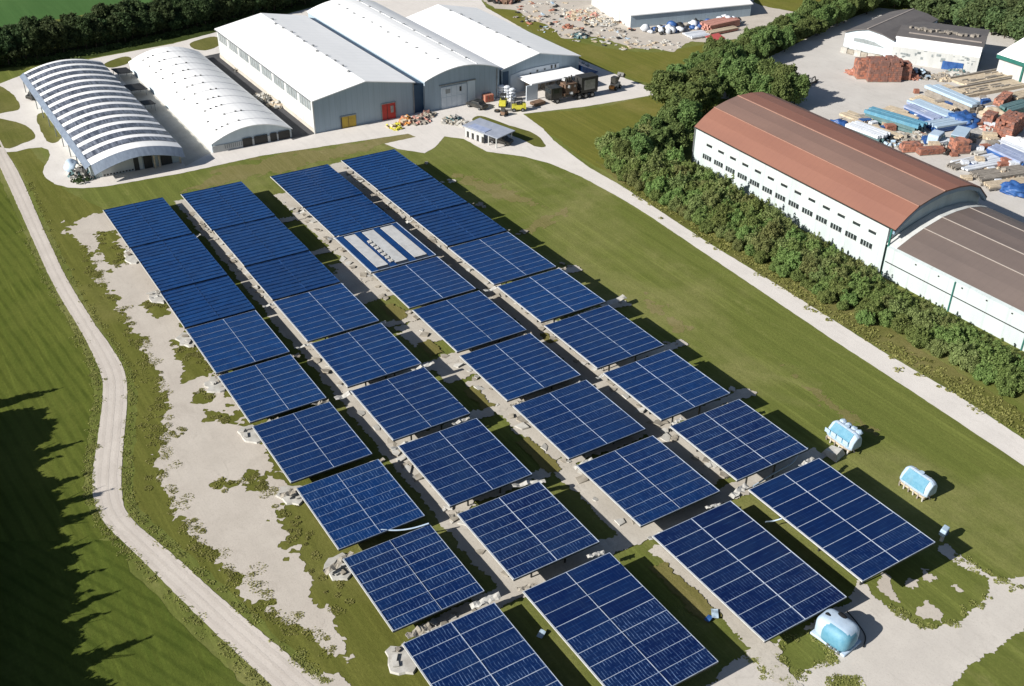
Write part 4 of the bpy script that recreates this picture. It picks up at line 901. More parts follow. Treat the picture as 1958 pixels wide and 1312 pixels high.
tube('hose', [p+Vector((1.3, -2.0, .15)), p+Vector((2.4, -1.2, .15)), p+Vector((2.9, .2, .2)), p+Vector((3.2, 1.6, .15))], .06, M['dark'], 'black hose lying on the sand right of the covered tank', 'hose')
p = P(1800, 1034); t = thing('inverter_box', 'small pale blue box on a post at the near corner of the rightmost table', 'box', p, .3)
MB().box((0, 0, .55), (.3, .3, 1.1)).build('post', M['slab'], t); o = MB().box((0, 0, 1.25), (1.0, .6, .8), 0, (.15, 0)).build('housing', M['pale_blue'], t); bv = o.modifiers.new('soft', 'BEVEL'); bv.width = .12; bv.segments = 3
MB().box((0, -.34, 1.22), (.5, .05, .4)).build('cabinet_door', M['blue_tarp'], t)
p = P(1592, 868); t = thing('concrete_ramp', 'white concrete ramp at the far right corner of the near table', 'ramp', p, .1)
mb = MB(); mb.add([(-1, -1.2, .05), (1, -.9, .05), (1.1, 1, .05), (-.8, .8, .05), (-.8, -1, .9), (.5, -.7, .9), (.6, .6, .5), (-.6, .6, .5)], [(4, 5, 6, 7), (0, 1, 5, 4), (1, 2, 6, 5), (2, 3, 7, 6), (3, 0, 4, 7)]); mb.build('ramp', M['slab'], t)

# ------------------------------------------------------------------ vehicles
def forklift(px, py, rz, label):
    t = thing('forklift', label, 'forklift', P(px, py), rz, 'yellow forklifts before the halls')
    MB().box((0, 0, .85), (2.2, 1.3, .75)).build('body', M['yellow'], t)
    MB().box((-1.2, 0, 1.0), (.6, 1.25, 1.0)).build('counterweight', M['yellow'], t)
    MB().box((-.1, 0, 1.45), (.7, .7, .4)).build('seat', M['dark'], t)
    for y in (-.35, .35): MB().box((1.25, y, 1.6), (.14, .14, 3.0)).build('mast', M['steel'], t)
    for y in (-.35, .35): MB().box((1.95, y, .25), (1.3, .14, .08)).build('fork', M['dark'], t)
    g = MB().box((-.1, 0, 2.35), (1.5, 1.15, .1)).build('overhead_guard', M['dark'], t)
    for sx in (-.8, .6):
        for y in (-.5, .5): MB().bar((sx, y, 1.2), (sx, y, 2.32), .05).build('guard_post', M['dark'], g)
    for sx in (-.85, .8):
        for y in (-.6, .6): wheel(t, (sx, y, .38), .38, .3)
    return t
forklift(990, 212, 2.7, 'yellow forklift with a black guard on the apron, right of the other forklift')
forklift(962, 203, .9, 'yellow forklift nearest the stacked white sacks by the halls')
t = thing('scooter_cart', 'small brown cart standing on the apron before the forklifts', 'cart', P(964, 221), .5)
MB().box((0, 0, .6), (1.3, .9, .6)).build('body', M['rust'], t); MB().box((-.4, 0, 1.2), (.3, .8, .7)).build('backrest', M['dark'], t)
for sx in (-.5, .5):
    for y in (-.45, .45): wheel(t, (sx, y, .28), .28, .15)
t = thing('spare_wheel', 'single dark wheel lying on the apron left of the brown cart', 'wheel', P(951, 214), 0); MB().bar((0, 0, .05), (0, 0, .35), .6, 14).build('tyre', M['tyre'], t); MB().bar((0, 0, .05), (0, 0, .38), .25, 10).build('hub', M['rust'], t)
for i, (px, py) in enumerate(((958, 186), (970, 188), (980, 193))):
    t = thing('sack_stack', 'stack of white sacks by the halls, %s of three' % ('leftmost', 'middle one', 'rightmost')[i], 'sacks', P(px, py), U(-.2, .2), 'white sack stacks')
    for z in range(4): MB().blob((U(-.1, .1), U(-.1, .1), .35+z*.62), (.75, .6, .36), z+i, 2, .08).build('sack', M['white_board'], t)
t = thing('crate', 'red slatted crate beside the tall sliding door', 'crate', P(933, 194), 0)
MB().box((0, 0, .8), (1.9, 1.3, 1.3)).build('box', M['brick_orange'], t)
for i in range(3): MB().box((-.6+i*.6, -.68, .8), (.12, .06, 1.3)).build('slat', M['awning_red'], t)
MB().box((0, 0, .08), (1.9, 1.3, .14)).build('pallet', M['beige_wood'], t)

p = P(1088, 190); q = P(1130, 183)
t = thing('truck', 'black heavy truck with machinery on its back before the loading shelter', 'truck', p, math.atan2((q-p).y, (q-p).x)+.05)
MB().box((.5, 0, .95), (11.0, 1.3, .35)).build('chassis', M['black_paint'], t)
c = MB().box((-3.6, 0, 2.1), (2.4, 2.3, 2.1)).build('cab', M['black_paint'], t); MB().box((-4.83, 0, 2.5), (.06, 1.9, .8)).build('windscreen', M['window_dark'], c)
for y in (-1.17, 1.17): MB().box((-3.7, y, 2.5), (1.2, .05, .75)).build('side_window', M['window_dark'], c)
MB().box((3.9, 0, 2.7), (3.8, 2.4, 3.0)).build('container', M['dark'], t)
MB().box((3.9, -1.23, 2.7), (2.4, .06, 1.9)).build('container_panel', M['steel'], t)
MB().box((-.2, 0, 2.4), (2.6, 1.9, 2.0)).build('machine_body', M['rust'], t)
for i in range(12): MB().box((U(-1.8, 1.6), U(-1, 1), U(1.4, 4.0)), (U(.4, 1.2), U(.3, .8), U(.3, .9)), U(0, 3), (U(-.4, .4), 0)).build('machine_part', M[random.choice(('black_paint', 'steel', 'rust', 'slab'))], t)
for i in range(3): MB().bar((-1+i*.8, -.4+i*.4, 3), (-1+i*.8, -.4+i*.4, 4.6), .14, 8).build('exhaust', M['black_paint'], t)
for x in (-3.4, 1.6, 3.1, 4.6):
    for y in (-1.05, 1.05): wheel(t, (x, y, .55), .55, .35)
MB().box((-7.0, .2, .45), (2.6, 1.6, .5), .2).build('plough', M['rust'], t)
p = P(1176, 170)
t = thing('loader', 'small black and white loader with raised arm at the right of the apron', 'loader', p, .4)
MB().box((0, 0, .9), (2.0, 1.2, .8)).build('body', M['slab'], t); MB().box((-.4, 0, 1.9), (1.2, 1.1, 1.3)).build('cab', M['black_paint'], t)
MB().bar((.6, 0, 1.2), (1.9, 0, 2.5), .16, 8).build('arm', M['black_paint'], t); MB().box((2.2, 0, 2.3), (.9, 1.4, .7), 0, (0, .6)).build('bucket', M['black_paint'], t); MB().box((-1.4, 0, .7), (.8, .9, .5)).build('counterweight', M['orange'], t)
for sx in (-.8, .8):
    for y in (-.65, .65): wheel(t, (sx, y, .42), .42, .3)
def car(px, py, rz, label, m, m2='window_dark'):
    t = thing('car', label, 'car', P(px, py), rz)
    mb = MB(); pr = [(-2.1, .35), (-2.1, .85), (-1.9, .98), (-1.5, 1.02), (-1.0, 1.48), (.5, 1.5), (1.15, 1.0), (1.95, .85), (2.1, .6), (2.05, .35)]
    mb.prism(pr, -.85, .85); o = mb.build('body', M[m], t); bv = o.modifiers.new('soft', 'BEVEL'); bv.width = .08; bv.segments = 2
    for y in (-.87, .87):
        mb = MB(); mb.prism([(-1.25, 1.02), (-.92, 1.38), (.42, 1.4), (.85, 1.02)], y-.02, y+.02); mb.build('side_window', M[m2], t)
    for sx in (-1.3, 1.3):
        for y in (-.8, .8): wheel(t, (sx, y, .32), .32, .2)
    return t
car(72, 187, .6, 'dark car parked on the gravel left of the striped shed', 'black_paint')
car(912, 206, 1.9, 'black car parked against the gable of the middle hall', 'black_paint')
car(958, 274, ang+.3, 'dark car under the near end of the pale carport', 'black_paint')
p = P(140, 330); t = thing('domed_tank', 'white domed tank standing among dark scrub at the striped shed', 'tank', p, 0)
mb = MB(); mb.smooth = True; mb.blob((0, 0, 1.1), (1.2, 1.35, 1.15), 1, 3, .12); mb.build('dome', M['tank_white'], t); MB().bar((0, 0, 0), (0, 0, .7), 1.05, 14).build('base', M['slab'], t)
p = P(1548, 160); t = thing('car_wreck', 'stripped black and white car frame on the yard right of the trees', 'car', p, .3)
for a in (((-2, -.8, .5), (2, -.8, .5)), ((-2, .8, .5), (2, .8, .5)), ((-1, -.8, .5), (-.5, -.7, 1.5)), ((1, -.8, .5), (.5, -.7, 1.5)), ((-1, .8, .5), (-.5, .7, 1.5)), ((1, .8, .5), (.5, .7, 1.5)), ((-.5, -.7, 1.5), (.5, -.7, 1.5)), ((-.5, .7, 1.5), (.5, .7, 1.5))): MB().bar(*a, .12).build('frame_bar', M['dark'], t)
MB().box((0, 0, .45), (3.6, 1.5, .2)).build('floor_pan', M['slab'], t)
for sx in (-1.4, 1.4): wheel(t, (sx, -.8, .35), .35, .2)

# ------------------------------------------------------------------ goods in the storage yard
def bundle(p0, p1, wd, h, mt, ms, label, n=5, name='plank_bundle', cat='bundle', grp='goods stored in the yard', layers=3):
    a, b = P(*p0), P(*p1); d = b-a; L = d.length
    wd *= 1.3; h *= 1.15
    t = thing(name, label, cat, (a+b)/2, math.atan2(d.y, d.x), grp)
    for x in (-.35, 0, .35): MB().box((x*L, 0, .09), (.25, wd*1.05, .18)).build('bearer', M['grey_wood'], t)
    mb = MB(); lh = (h-.2)/layers; n = n*2 if n > 2 else n; pw = wd/n
    for k in range(layers):
        mb.cur = 1 if k == layers-1 else 0
        for i in range(n): mb.box((U(-.25, .25), -wd/2+pw*(i+.5)+U(-.02, .02), .2+lh*(k+.5)), (L*U(.86, 1.0), pw*.9, lh*U(.7, 1.0)), U(-.012, .012))
    mb.build('planks', [M[ms], M[mt]], t)
    return t
bundle((1622, 252), (1690, 278), 2.6, 1.7, 'white_board', 'teal', 'white topped board bundle with dark green sides nearest the red brown roof')
bundle((1620, 240), (1722, 272), 1.6, 1.0, 'beige_wood', 'beige_wood', 'long beige plank bundle between the white and the light blue bundles', 6)
bundle((1655, 226), (1762, 258), 2.4, 1.8, 'light_blue', 'teal', 'light blue topped bundle with dark sides and speckled far end', 3)
bundle((1700, 222), (1755, 238), 2.2, .9, 'beige_wood', 'grey_wood', 'short pale plank pile right of the light blue bundle', 6)
bundle((1732, 212), (1795, 240), 2.0, 1.2, 'lilac_board', 'blue_tarp', 'navy sided board bundle with greyish top', 4)
bundle((1742, 202), (1832, 238), 2.2, 1.2, 'pale_blue', 'lilac_board', 'long pale lilac board bundle beside the blue tarpaulin heap', 4)
bundle((1748, 192), (1820, 218), 2.8, .8, 'beige_wood', 'grey_wood', 'wide low beige plank pile under the long pale blue roof sheets', 7, layers=2)
bundle((1775, 180), (1868, 220), 2.3, 1.8, 'pale_blue', 'grey_wood', 'long pale blue roof sheets on a dark rack', 2)
bundle((1775, 251), (1848, 239), 2.5, 1.2, 'pale_blue', 'blue_tarp', 'blue and white sheet pile lying across the ends of the bundles', 4)
bundle((1896, 290), (1965, 322), 2.8, 1.2, 'lilac_board', 'blue_tarp', 'lilac board bundle at the right edge, above the white slabs', 4)
bundle((1905, 278), (1975, 308), 1.8, 1.0, 'white_board', 'lilac_board', 'white board bundle at the right edge behind the lilac boards', 4)
bundle((1832, 322), (1935, 302), 3.2, .5, 'white_board', 'white_board', 'flat white slabs by the ridge of the red brown roof', 3, layers=1)
bundle((1815, 324), (1887, 305), 1.6, .5, 'grey_wood', 'grey_wood', 'grey green plank row left of the flat white slabs', 5, layers=1)
bundle((1862, 345), (1965, 330), 2.6, .8, 'grey_wood', 'stone', 'brown rough timber heap near the right edge', 7, layers=2)
bundle((1880, 362), (1975, 350), 1.8, .7, 'beige_wood', 'grey_wood', 'weathered beam row nearest the brown roof end at the right edge', 4, layers=2)
bundle((1918, 222), (1965, 208), 2.4, 1.4, 'teal', 'green_trim', 'dark green bundle at the right edge behind the red brick block', 4)
bundle((1900, 246), (1985, 232), 1.6, .7, 'white_board', 'pale_blue', 'low white board row behind the red brick block', 3, layers=1)
bundle((1612, 222), (1660, 240), 2.4, .8, 'beige_wood', 'grey_wood', 'cream timber heap behind the left end of the light blue bundle', 5, layers=2)
bundle((1690, 212), (1730, 224), 2.6, .7, 'beige_wood', 'beige_wood', 'loose cream plank heap left of the navy sided boards', 6, layers=2)
bundle((1752, 230), (1800, 250), 1.8, .9, 'blue_tarp', 'lilac_board', 'dark blue board bundle before the end of the navy sided boards', 3)
bundle((1800, 168), (1840, 184), 2.2, .6, 'beige_wood', 'grey_wood', 'tan plank pile between the timber bays and the pale blue roof sheets', 5, layers=2)
bundle((1856, 262), (1890, 252), 2.2, .6, 'slab', 'stone', 'grey slab pile between the glass sided container and the red block', 3, layers=1)
bundle((1880, 214), (1920, 200), 2.2, .6, 'grey_wood', 'stone', 'grey timber pile under the long orange brick row', 4, layers=1)
bundle((1855, 296), (1900, 284), 2.0, .4, 'slab', 'grey_wood', 'flat grey slabs right of the orange brick block', 4, layers=1)
bundle((1930, 192), (1975, 180), 2.2, .7, 'beige_wood', 'grey_wood', 'tan planks at the right edge between the timber bay and orange bricks', 5, layers=2)
for pts, lab in (((1830, 160, 1950, 138), 'far beige timber bay with low kerbs by the green trimmed hall'), ((1828, 182, 1948, 160), 'near beige timber bay with low kerbs in the storage yard')):
    a, b = P(*pts[:2]), P(*pts[2:]); d = b-a; L = d.length
    t = thing('timber_bay', lab, 'timber bay', (a+b)/2, math.atan2(d.y, d.x), 'timber bays')
    MB().box((0, 0, .2), (L, 4.4, .36)).build('deck', M['beige_wood'], t)
    for y in (-2.2, 2.2): MB().box((0, y, .35), (L, .5, .68)).build('kerb', M['beige_wood' if y < 0 else 'grey_wood'], t)
    mb = MB()
    for i in range(14): mb.box((U(-L/2, L/2)*.9, U(-1.6, 1.6), .45), (U(1, 4), .3, .2), U(-.05, .05))
    mb.build('loose_planks', M['grey_wood'], t)
def bricks(px, py, nx, ny, nz, size, m, label, rz=0.0, lean=0.0, pallet=True):
    t = thing('brick_stack', label, 'brick stack', P(px, py), rz, 'brick stacks in the storage yard')
    sx, sy, sz = (v/2 for v in size); nx *= 2; ny *= 2; nz *= 2; mb = MB()
    for k in range(nz):
        for i in range(nx):
            for j in range(ny):
                if random.random() < max(0, (k-nz*.75)/nz)*1.1: continue
                if k > nz*.5 and (i in (0, nx-1)) and random.random() < .12: continue
                mb.cur = random.choice((0, 0, 1)); mb.box(((i-(nx-1)/2)*sx+U(-.03, .03)+U(0, .06)*k*(.5-i/nx), (j-(ny-1)/2)*sy+U(-.04, .04)+lean*k*sz, .16+sz*(k+.5)), (sx*.95, sy*.95, sz*.94), U(-.03, .03), (U(-.02, .02), 0))
    mb.build('bricks', [M[m], M['brick_brown' if m != 'brick_brown' else 'brick_red']], t)
    if pallet: MB().box((0, 0, .07), (nx*sx, ny*sy, .14)).build('pallet', M['grey_wood'], t)
    return t
YA = -0.55
bricks(1646, 147, 3, 4, 4, (.95, .9, .85), 'brick_orange', 'tall orange brick stack, leftmost against the pale barn', YA)
bricks(1672, 152, 4, 4, 5, (1.0, 1.0, .8), 'brick_brown', 'tallest brown brick stack with a ragged top before the pale barn', YA, .08)
bricks(1703, 152, 3, 4, 5, (.95, 1.0, .85), 'brick_brown', 'brown brick stack between the tallest stack and the rounded red one', YA, .05)
bricks(1722, 150, 3, 3, 4, (1.0, 1.0, .8), 'brick_red', 'red brick stack next to the spilled orange tiles', YA)
bricks(1740, 289, 4, 2, 2, (.9, .9, .7), 'brick_orange', 'low orange brick stack behind the red brown roof ridge', -.4)
bricks(1778, 294, 6, 2, 2, (.8, .8, .5), 'brick_red', 'low red brick row in the rubble before the glass sided container', -.35)
bricks(1832, 291, 3, 2, 3, (1.0, 1.2, .75), 'brick_orange', 'orange brick block with dark splits under the glass sided container', -.4)
bricks(1915, 200, 7, 2, 3, (.95, .9, .55), 'brick_orange', 'long low orange brick row near the timber bay', .35)
bricks(1890, 235, 3, 2, 3, (1.0, 1.0, .6), 'brick_brown', 'small brown brick stack left of the big red block', .3)
bricks(1926, 256, 6, 3, 4, (1.1, 1.1, .8), 'brick_red', 'big red brick block at the right side of the storage yard', .3)
pal = []
for k, (m, nm) in enumerate((('beige_wood', 'tan timber'), ('white_board', 'white wrapped'), ('brick_red', 'red brick'), ('blue_tarp', 'blue covered'), ('grey_wood', 'grey timber'))):
    t = thing('pallet_load', None, 'pallet'); MB().box((0, 0, .08), (1.7, 1.3, .14)).build('pallet', M['grey_wood'], t); mb = MB()
    for z in range(3):
        for i in range(3):
            for j in range(2): mb.box((-.53+i*.53+U(-.04, .04), -.3+j*.6+U(-.04, .04), .30+z*.33), (.5, .56, .31), U(-.06, .06))
    mb.build('load', M[m], t); pal.append((t, nm))
ZONES = (((1626, 226), (1712, 256), 'left part'), ((1735, 178), (1830, 236), 'middle part'), ((1770, 262), (1900, 300), 'near part'), ((1860, 190), (1955, 250), 'right part'), ((1840, 310), (1955, 352), 'nearest right corner'))
for a, b, zn in ZONES:
    for i in range(13):
        t, nm = random.choice(pal); p = P(a[0]+(b[0]-a[0])*random.random(), a[1]+(b[1]-a[1])*random.random())
        q = U(.55, 1.15); c = dup(t, (p.x, p.y, 0), -.45+U(-.3, .3), (q*U(.8, 1.5), q, q*U(.6, 1.2)), '%s pallet load in the %s of the storage yard' % (nm, zn)); c['group'] = nm+' pallets in the storage yard'
for t, nm in pal:
    for ch in list(t.children): bpy.data.objects.remove(ch)
    bpy.data.objects.remove(t)
def rubble(px, py, r, h, mats, label, n=60, cat='rubble heap', s=(.25, .9)):
    t = thing('rubble_heap', label, cat, P(px, py), U(0, 3)); parts = {}
    mb = MB(); mb.blob((0, 0, 0), (r*.8, r*.7, h*.7), px, 3, .25, 1.6); mb.v = [(x, y, max(.03, z)) for x, y, z in mb.v]; mb.build('mound', M[mats[0]], t)
    for m in mats:
        mb = MB()
        for i in range(n//len(mats)):
            q = random.random()**.6; a = U(0, 6.28); k = U(*s)
            mb.box((math.cos(a)*q*r, math.sin(a)*q*r*.85, max(.1, h*(1-q)*.85+U(-.1, .25))), (k, k*U(.4, .9), k*U(.25, .7)), U(0, 3), (U(-.6, .6), U(-.6, .6)))
        mb.build('rubble_pieces', M[m], t)
    return t
rubble(1735, 147, 2.8, 1.6, ('brick_orange', 'brick_red'), 'heap of spilled orange tiles right of the tall brick stacks')
rubble(1640, 140, 3.0, .8, ('brick_orange', 'pink'), 'scatter of red shards left of the tall brick stacks', 50)
rubble(1757, 145, 2.8, 1.8, ('dark', 'grey_wood', 'pale_blue'), 'dark and pale scrap heap before the white walled storage hall')
rubble(1800, 150, 2.6, .9, ('grey_wood', 'beige_wood'), 'brown scrap heap at the left end of the timber bay')
rubble(1830, 143, 3.0, 1.2, ('slab', 'grey_wood', 'teal'), 'grey scrap heap under the end of the storage hall')
rubble(1720, 268, 3.2, 1.1, ('stone', 'grey_wood', 'slab'), 'long grey rubble heap along the ends of the white bundle', 90)
rubble(1755, 265, 3.0, 1.0, ('stone', 'brick_red', 'slab'), 'mixed brick rubble behind the low orange stack', 90)
rubble(1700, 275, 2.4, 1.1, ('stone', 'dark', 'pale_blue'), 'dark rubble close to the red brown roof', 60)
rubble(1798, 288, 2.0, .9, ('stone', 'slab', 'dark'), 'small rubble heap left of the orange brick block')
rubble(1885, 252, 2.0, 1.1, ('slab', 'pink', 'brick_red'), 'pale and pink rubble at the foot of the big red block')
rubble(1915, 335, 3.0, 1.0, ('rust', 'grey_wood', 'beige_wood'), 'rusty scrap heap near the right edge by the roof end', 80)
rubble(1777, 240, 1.8, .8, ('blue_tarp', 'pale_blue'), 'blue scrap heap between the lilac boards and blue sheets', 30)
rubble(777, 234, 1.7, 1.3, ('orange', 'beige_wood', 'brick_orange'), 'orange and yellow heap on the apron before the red door', 60)
rubble(755, 244, 1.6, .25, ('yellow', 'beige_wood'), 'flat yellow spill left of the orange heap', 30)
rubble(800, 232, 2.4, .6, ('grey_wood', 'stone', 'pink'), 'grey scrap strip right of the orange heap', 50)
rubble(818, 222, 1.8, .7, ('stone', 'brick_brown'), 'brown stone heap at the corner of the middle hall', 40)
rubble(862, 231, 2.2, .8, ('stone', 'slab', 'rough' if 'rough' in M else 'teal'), 'grey green stone heap behind the carport', 50)
rubble(885, 238, 1.7, .6, ('slab', 'stone'), 'pale stone heap at the far end of the carport', 40)
rubble(165, 335, 2.6, 2.4, ('dark', 'slab', 'teal'), 'dark heap of junk beside the white domed tank', 150)
rubble(500, 190, 2.4, 1.0, ('slab', 'stone'), 'pale stone heap at the foot of the long window band', 50)
rubble(530, 203, 2.0, .9, ('beige_wood', 'slab'), 'beige stone heap at the foot of the long hall wall', 40)
rubble(462, 135, 1.8, .7, ('stone', 'dark'), 'dark stone heap at the far foot of the long hall wall', 40)
def tarp_heap(px, py, r, h, m, label):
    t = thing('tarpaulin_heap', label, 'tarpaulin', P(px, py), U(0, 3))
    mb = MB(); mb.smooth = True; mb.blob((0, 0, h*.2), (r, r*.8, h), px, 4, .22, 1.8); mb.v = [(x, y, max(.04, z)) for x, y, z in mb.v]; mb.build('cover', M[m], t)
    for i in range(5): a = U(0, 6); MB().box((math.cos(a)*r*.95, math.sin(a)*r*.76, .15), (.5, .4, .3), a).build('weight', M['slab'], t)
tarp_heap(1840, 236, 3.6, 1.7, 'blue_tarp', 'large deep blue tarpaulin heap at the end of the pale blue sheets')
tarp_heap(1602, 244, 2.2, 1.2, 'blue_tarp', 'small blue tarpaulin heap at the left end of the bundles')
tarp_heap(1942, 368, 2.4, 1.3, 'blue_tarp', 'blue tarpaulin heap at the right edge beyond the brown roof end')
tarp_heap(1900, 222, 3.0, 1.0, 'beige_wood', 'cream tarpaulin mound between the pale blue sheets and bricks')
tarp_heap(1945, 276, 2.8, .9, 'white_roof', 'white tarpaulin mound at the right edge below the red block')
p = P(1832, 276); t = thing('glass_container', 'glass sided blue container standing behind the orange brick block', 'container', p, .45)
MB().box((0, 0, 1.2), (5.0, 2.2, 2.2)).build('body', M['teal'], t); MB().box((0, 0, 2.38), (5.2, 2.4, .16)).build('lid', M['pale_blue'], t)
for i in range(4): MB().box((-1.8+i*1.2, -1.13, 1.25), (1.0, .05, 1.6)).build('pane', M['pale_blue' if i % 2 else 'light_blue'], t)
p = P(1788, 274); t = thing('van', 'white van with grey windows parked left of the glass sided container', 'van', p, .35)
mb = MB(); mb.prism([(-2.2, .4), (-2.2, 1.9), (-1.9, 2.15), (1.0, 2.15), (1.7, 1.25), (2.2, 1.1), (2.25, .4)], -.95, .95); o = mb.build('body', M['tank_white'], t); bv = o.modifiers.new('soft', 'BEVEL'); bv.width = .15; bv.segments = 2
for y in (-.98, .98): MB().box((-.3, y, 1.55), (2.6, .05, .6)).build('side_window', M['window_grey'], t)
MB().box((1.37, 0, 1.72), (.06, 1.6, .8), 0, (0, -.65)).build('windscreen', M['window_dark'], t)
for sx in (-1.4, 1.4):
    for y in (-.85, .85): wheel(t, (sx, y, .38), .38, .25)

# ------------------------------------------------------------------ junk yard behind the halls
bp = {}
for m, nm in (('dark', 'black'), ('white_board', 'white'), ('blue_tarp', 'blue')):
    mb = MB(); mb.smooth = True; mb.blob((0, 0, .7), (1.1, .9, .8), len(nm), 2, .18); mb.v = [(x, y, max(.03, z)) for x, y, z in mb.v]; bp[nm] = mb.build('wrapped_bundle', M[m])
q0, q1 = P(1222, 58), P(1400, 38)
for i in range(120):
    s_ = random.random(); nm = random.choice(('black', 'black', 'white', 'white', 'blue') if s_ < .55 else ('white', 'black', 'blue', 'blue'))
    p = q0.lerp(q1, s_)+Vector((U(-1.2, 1.2), U(-5.5, -1.2)*(1-.35*s_), 0))
    o = bp[nm].copy(); col.objects.link(o); o.location = p; o.rotation_euler = (0, 0, U(0, 6)); k = U(.4, .95); o.scale = (k*U(.7, 1.4), k, k*U(.8, 1.5))
    tag(o, nm+' plastic wrapped bundle in the heap before the far white hall', 'bundle', nm+' bundles before the far hall')
for o in bp.values(): bpy.data.objects.remove(o)
bundle((1345, 60), (1404, 47), 3.0, 1.5, 'pink', 'pink', 'pink brick pallet row at the right end of the bundles before the far hall', 5, grp='goods by the far hall')
bundle((1352, 68), (1408, 57), 1.5, .7, 'beige_wood', 'pink', 'low beige timber row in front of the pink pallet row', 4, grp='goods by the far hall')
bundle((1312, 72), (1352, 66), 3.2, .5, 'white_board', 'pale_blue', 'flat pale sheets on the ground before the far hall', 4, layers=1, grp='goods by the far hall')
p = P(1366, 86); t = thing('red_awning', 'red awning on posts by the trees at the edge of the junk yard', 'awning', p, .1)
MB().box((0, 0, 1.7), (4.2, 2.4, .14), 0, (.25, 0)).build('cover', M['awning_red'], t)
for sx in (-1.8, 1.8):
    for y in (-.9, .9): MB().box((sx, y, .75), (.12, .12, 1.5)).build('post', M['steel'], t)
rubble(965, 2, 4.0, 2.2, ('rust', 'brick_brown', 'dark'), 'rusty scrap heap at the top edge behind the joined halls', 100, s=(.5, 1.6))
rubble(1110, 30, 5.0, .9, ('beige_wood', 'pink', 'slab'), 'tan and pink scrap heap left of the far white hall', 120)
rubble(1150, 45, 4.0, .8, ('slab', 'beige_wood'), 'pale scrap heap against the white end of the far hall', 90)
rubble(1085, 53, 1.6, .8, ('brick_orange', 'rust'), 'small rust red heap on the grey junk yard ground', 30)
rubble(1110, 70, 2.0, 1.0, ('teal', 'slab', 'dark'), 'dark green scrap heap at the grass edge of the junk yard', 50)
scrap = []
for k, m in enumerate(('slab', 'dark', 'grey_wood', 'beige_wood', 'pale_blue', 'brick_orange')):
    mb = MB(); mb.box((0, 0, .25), (1.6, .7, .4), .1, (U(-.2, .2), U(-.15, .15))); mb.box((.4, .3, .5), (.8, .5, .3), .7, (.3, .1)); mb.box((-.5, -.4, .2), (.5, .9, .35), .4)
    scrap.append(mb.build('scrap_pile', M[m]))
SN = ('pale', 'black', 'grey', 'tan', 'light blue', 'orange')
for i in range(190):
    px = U(985, 1215); lo = 8+max(0, (px-985)*.30); py = U(max(3, lo-35), min(88, lo+38))
    k = random.choices(range(6), (5, 3, 4, 4, 1, 1))[0]; o = scrap[k].copy(); col.objects.link(o); o.location = P(px, py); o.rotation_euler = (0, 0, U(0, 6)); s_ = U(.3, .85); o.scale = (s_*U(.7, 1.6), s_, s_*U(.4, .9))
    tag(o, SN[k]+' scrap scattered over the junk yard behind the joined halls', 'scrap', SN[k]+' scrap in the junk yard')
for i in range(26):
    k = random.choice((0, 0, 3)); o = scrap[k].copy(); col.objects.link(o); o.location = P(U(1180, 1300), U(78, 96)); o.rotation_euler = (0, 0, U(0, 6)); s_ = U(.4, .9); o.scale = (s_, s_, s_*.6)
    tag(o, SN[k]+' scrap at the grass edge before the far white hall', 'scrap', SN[k]+' scrap along the meadow')
for o in scrap: bpy.data.objects.remove(o)

# ------------------------------------------------------------------ trees
def leaf_mesh(name, clumps, n, size, m, seed, flat=0.0):
    "leaf sized faces spread through clumps; clumps = (centre, radii)"
    rs = np.random.RandomState(seed); vs = []; fs = []
    wts = np.array([c[1][0]*c[1][1]+c[1][0]*c[1][2] for c in clumps]); wts = wts/wts.sum()
    pick = rs.choice(len(clumps), n, p=wts)
    for k in range(n):
        c, r = clumps[pick[k]]; d = rs.normal(size=3); d /= np.linalg.norm(d); q = (0.45+0.62*rs.rand()**0.7)
        bumpy = 1+0.28*noise.noise(Vector(d*2.3)+Vector((pick[k]*1.7, seed, 0)))
        p = np.array(c)+d*np.array(r)*q*bumpy
        if p[2] < 0.05: continue
        nrm = d*0.8+rs.normal(size=3)*0.6+np.array([0, 0, .35]); nrm /= np.linalg.norm(nrm)
        a = np.cross(nrm, rs.normal(size=3)); a /= np.linalg.norm(a)+1e-9; b = np.cross(nrm, a); s = size*(0.6+0.9*rs.rand())
        o = len(vs); vs += [p-a*s*.5, p+b*s*.32, p+a*s*.5+nrm*s*.1, p-b*s*.32]; fs.append((o, o+1, o+2, o+3))
    me = bpy.data.meshes.new(name); me.from_pydata([tuple(v) for v in vs], [], fs); me.materials.append(m); return me
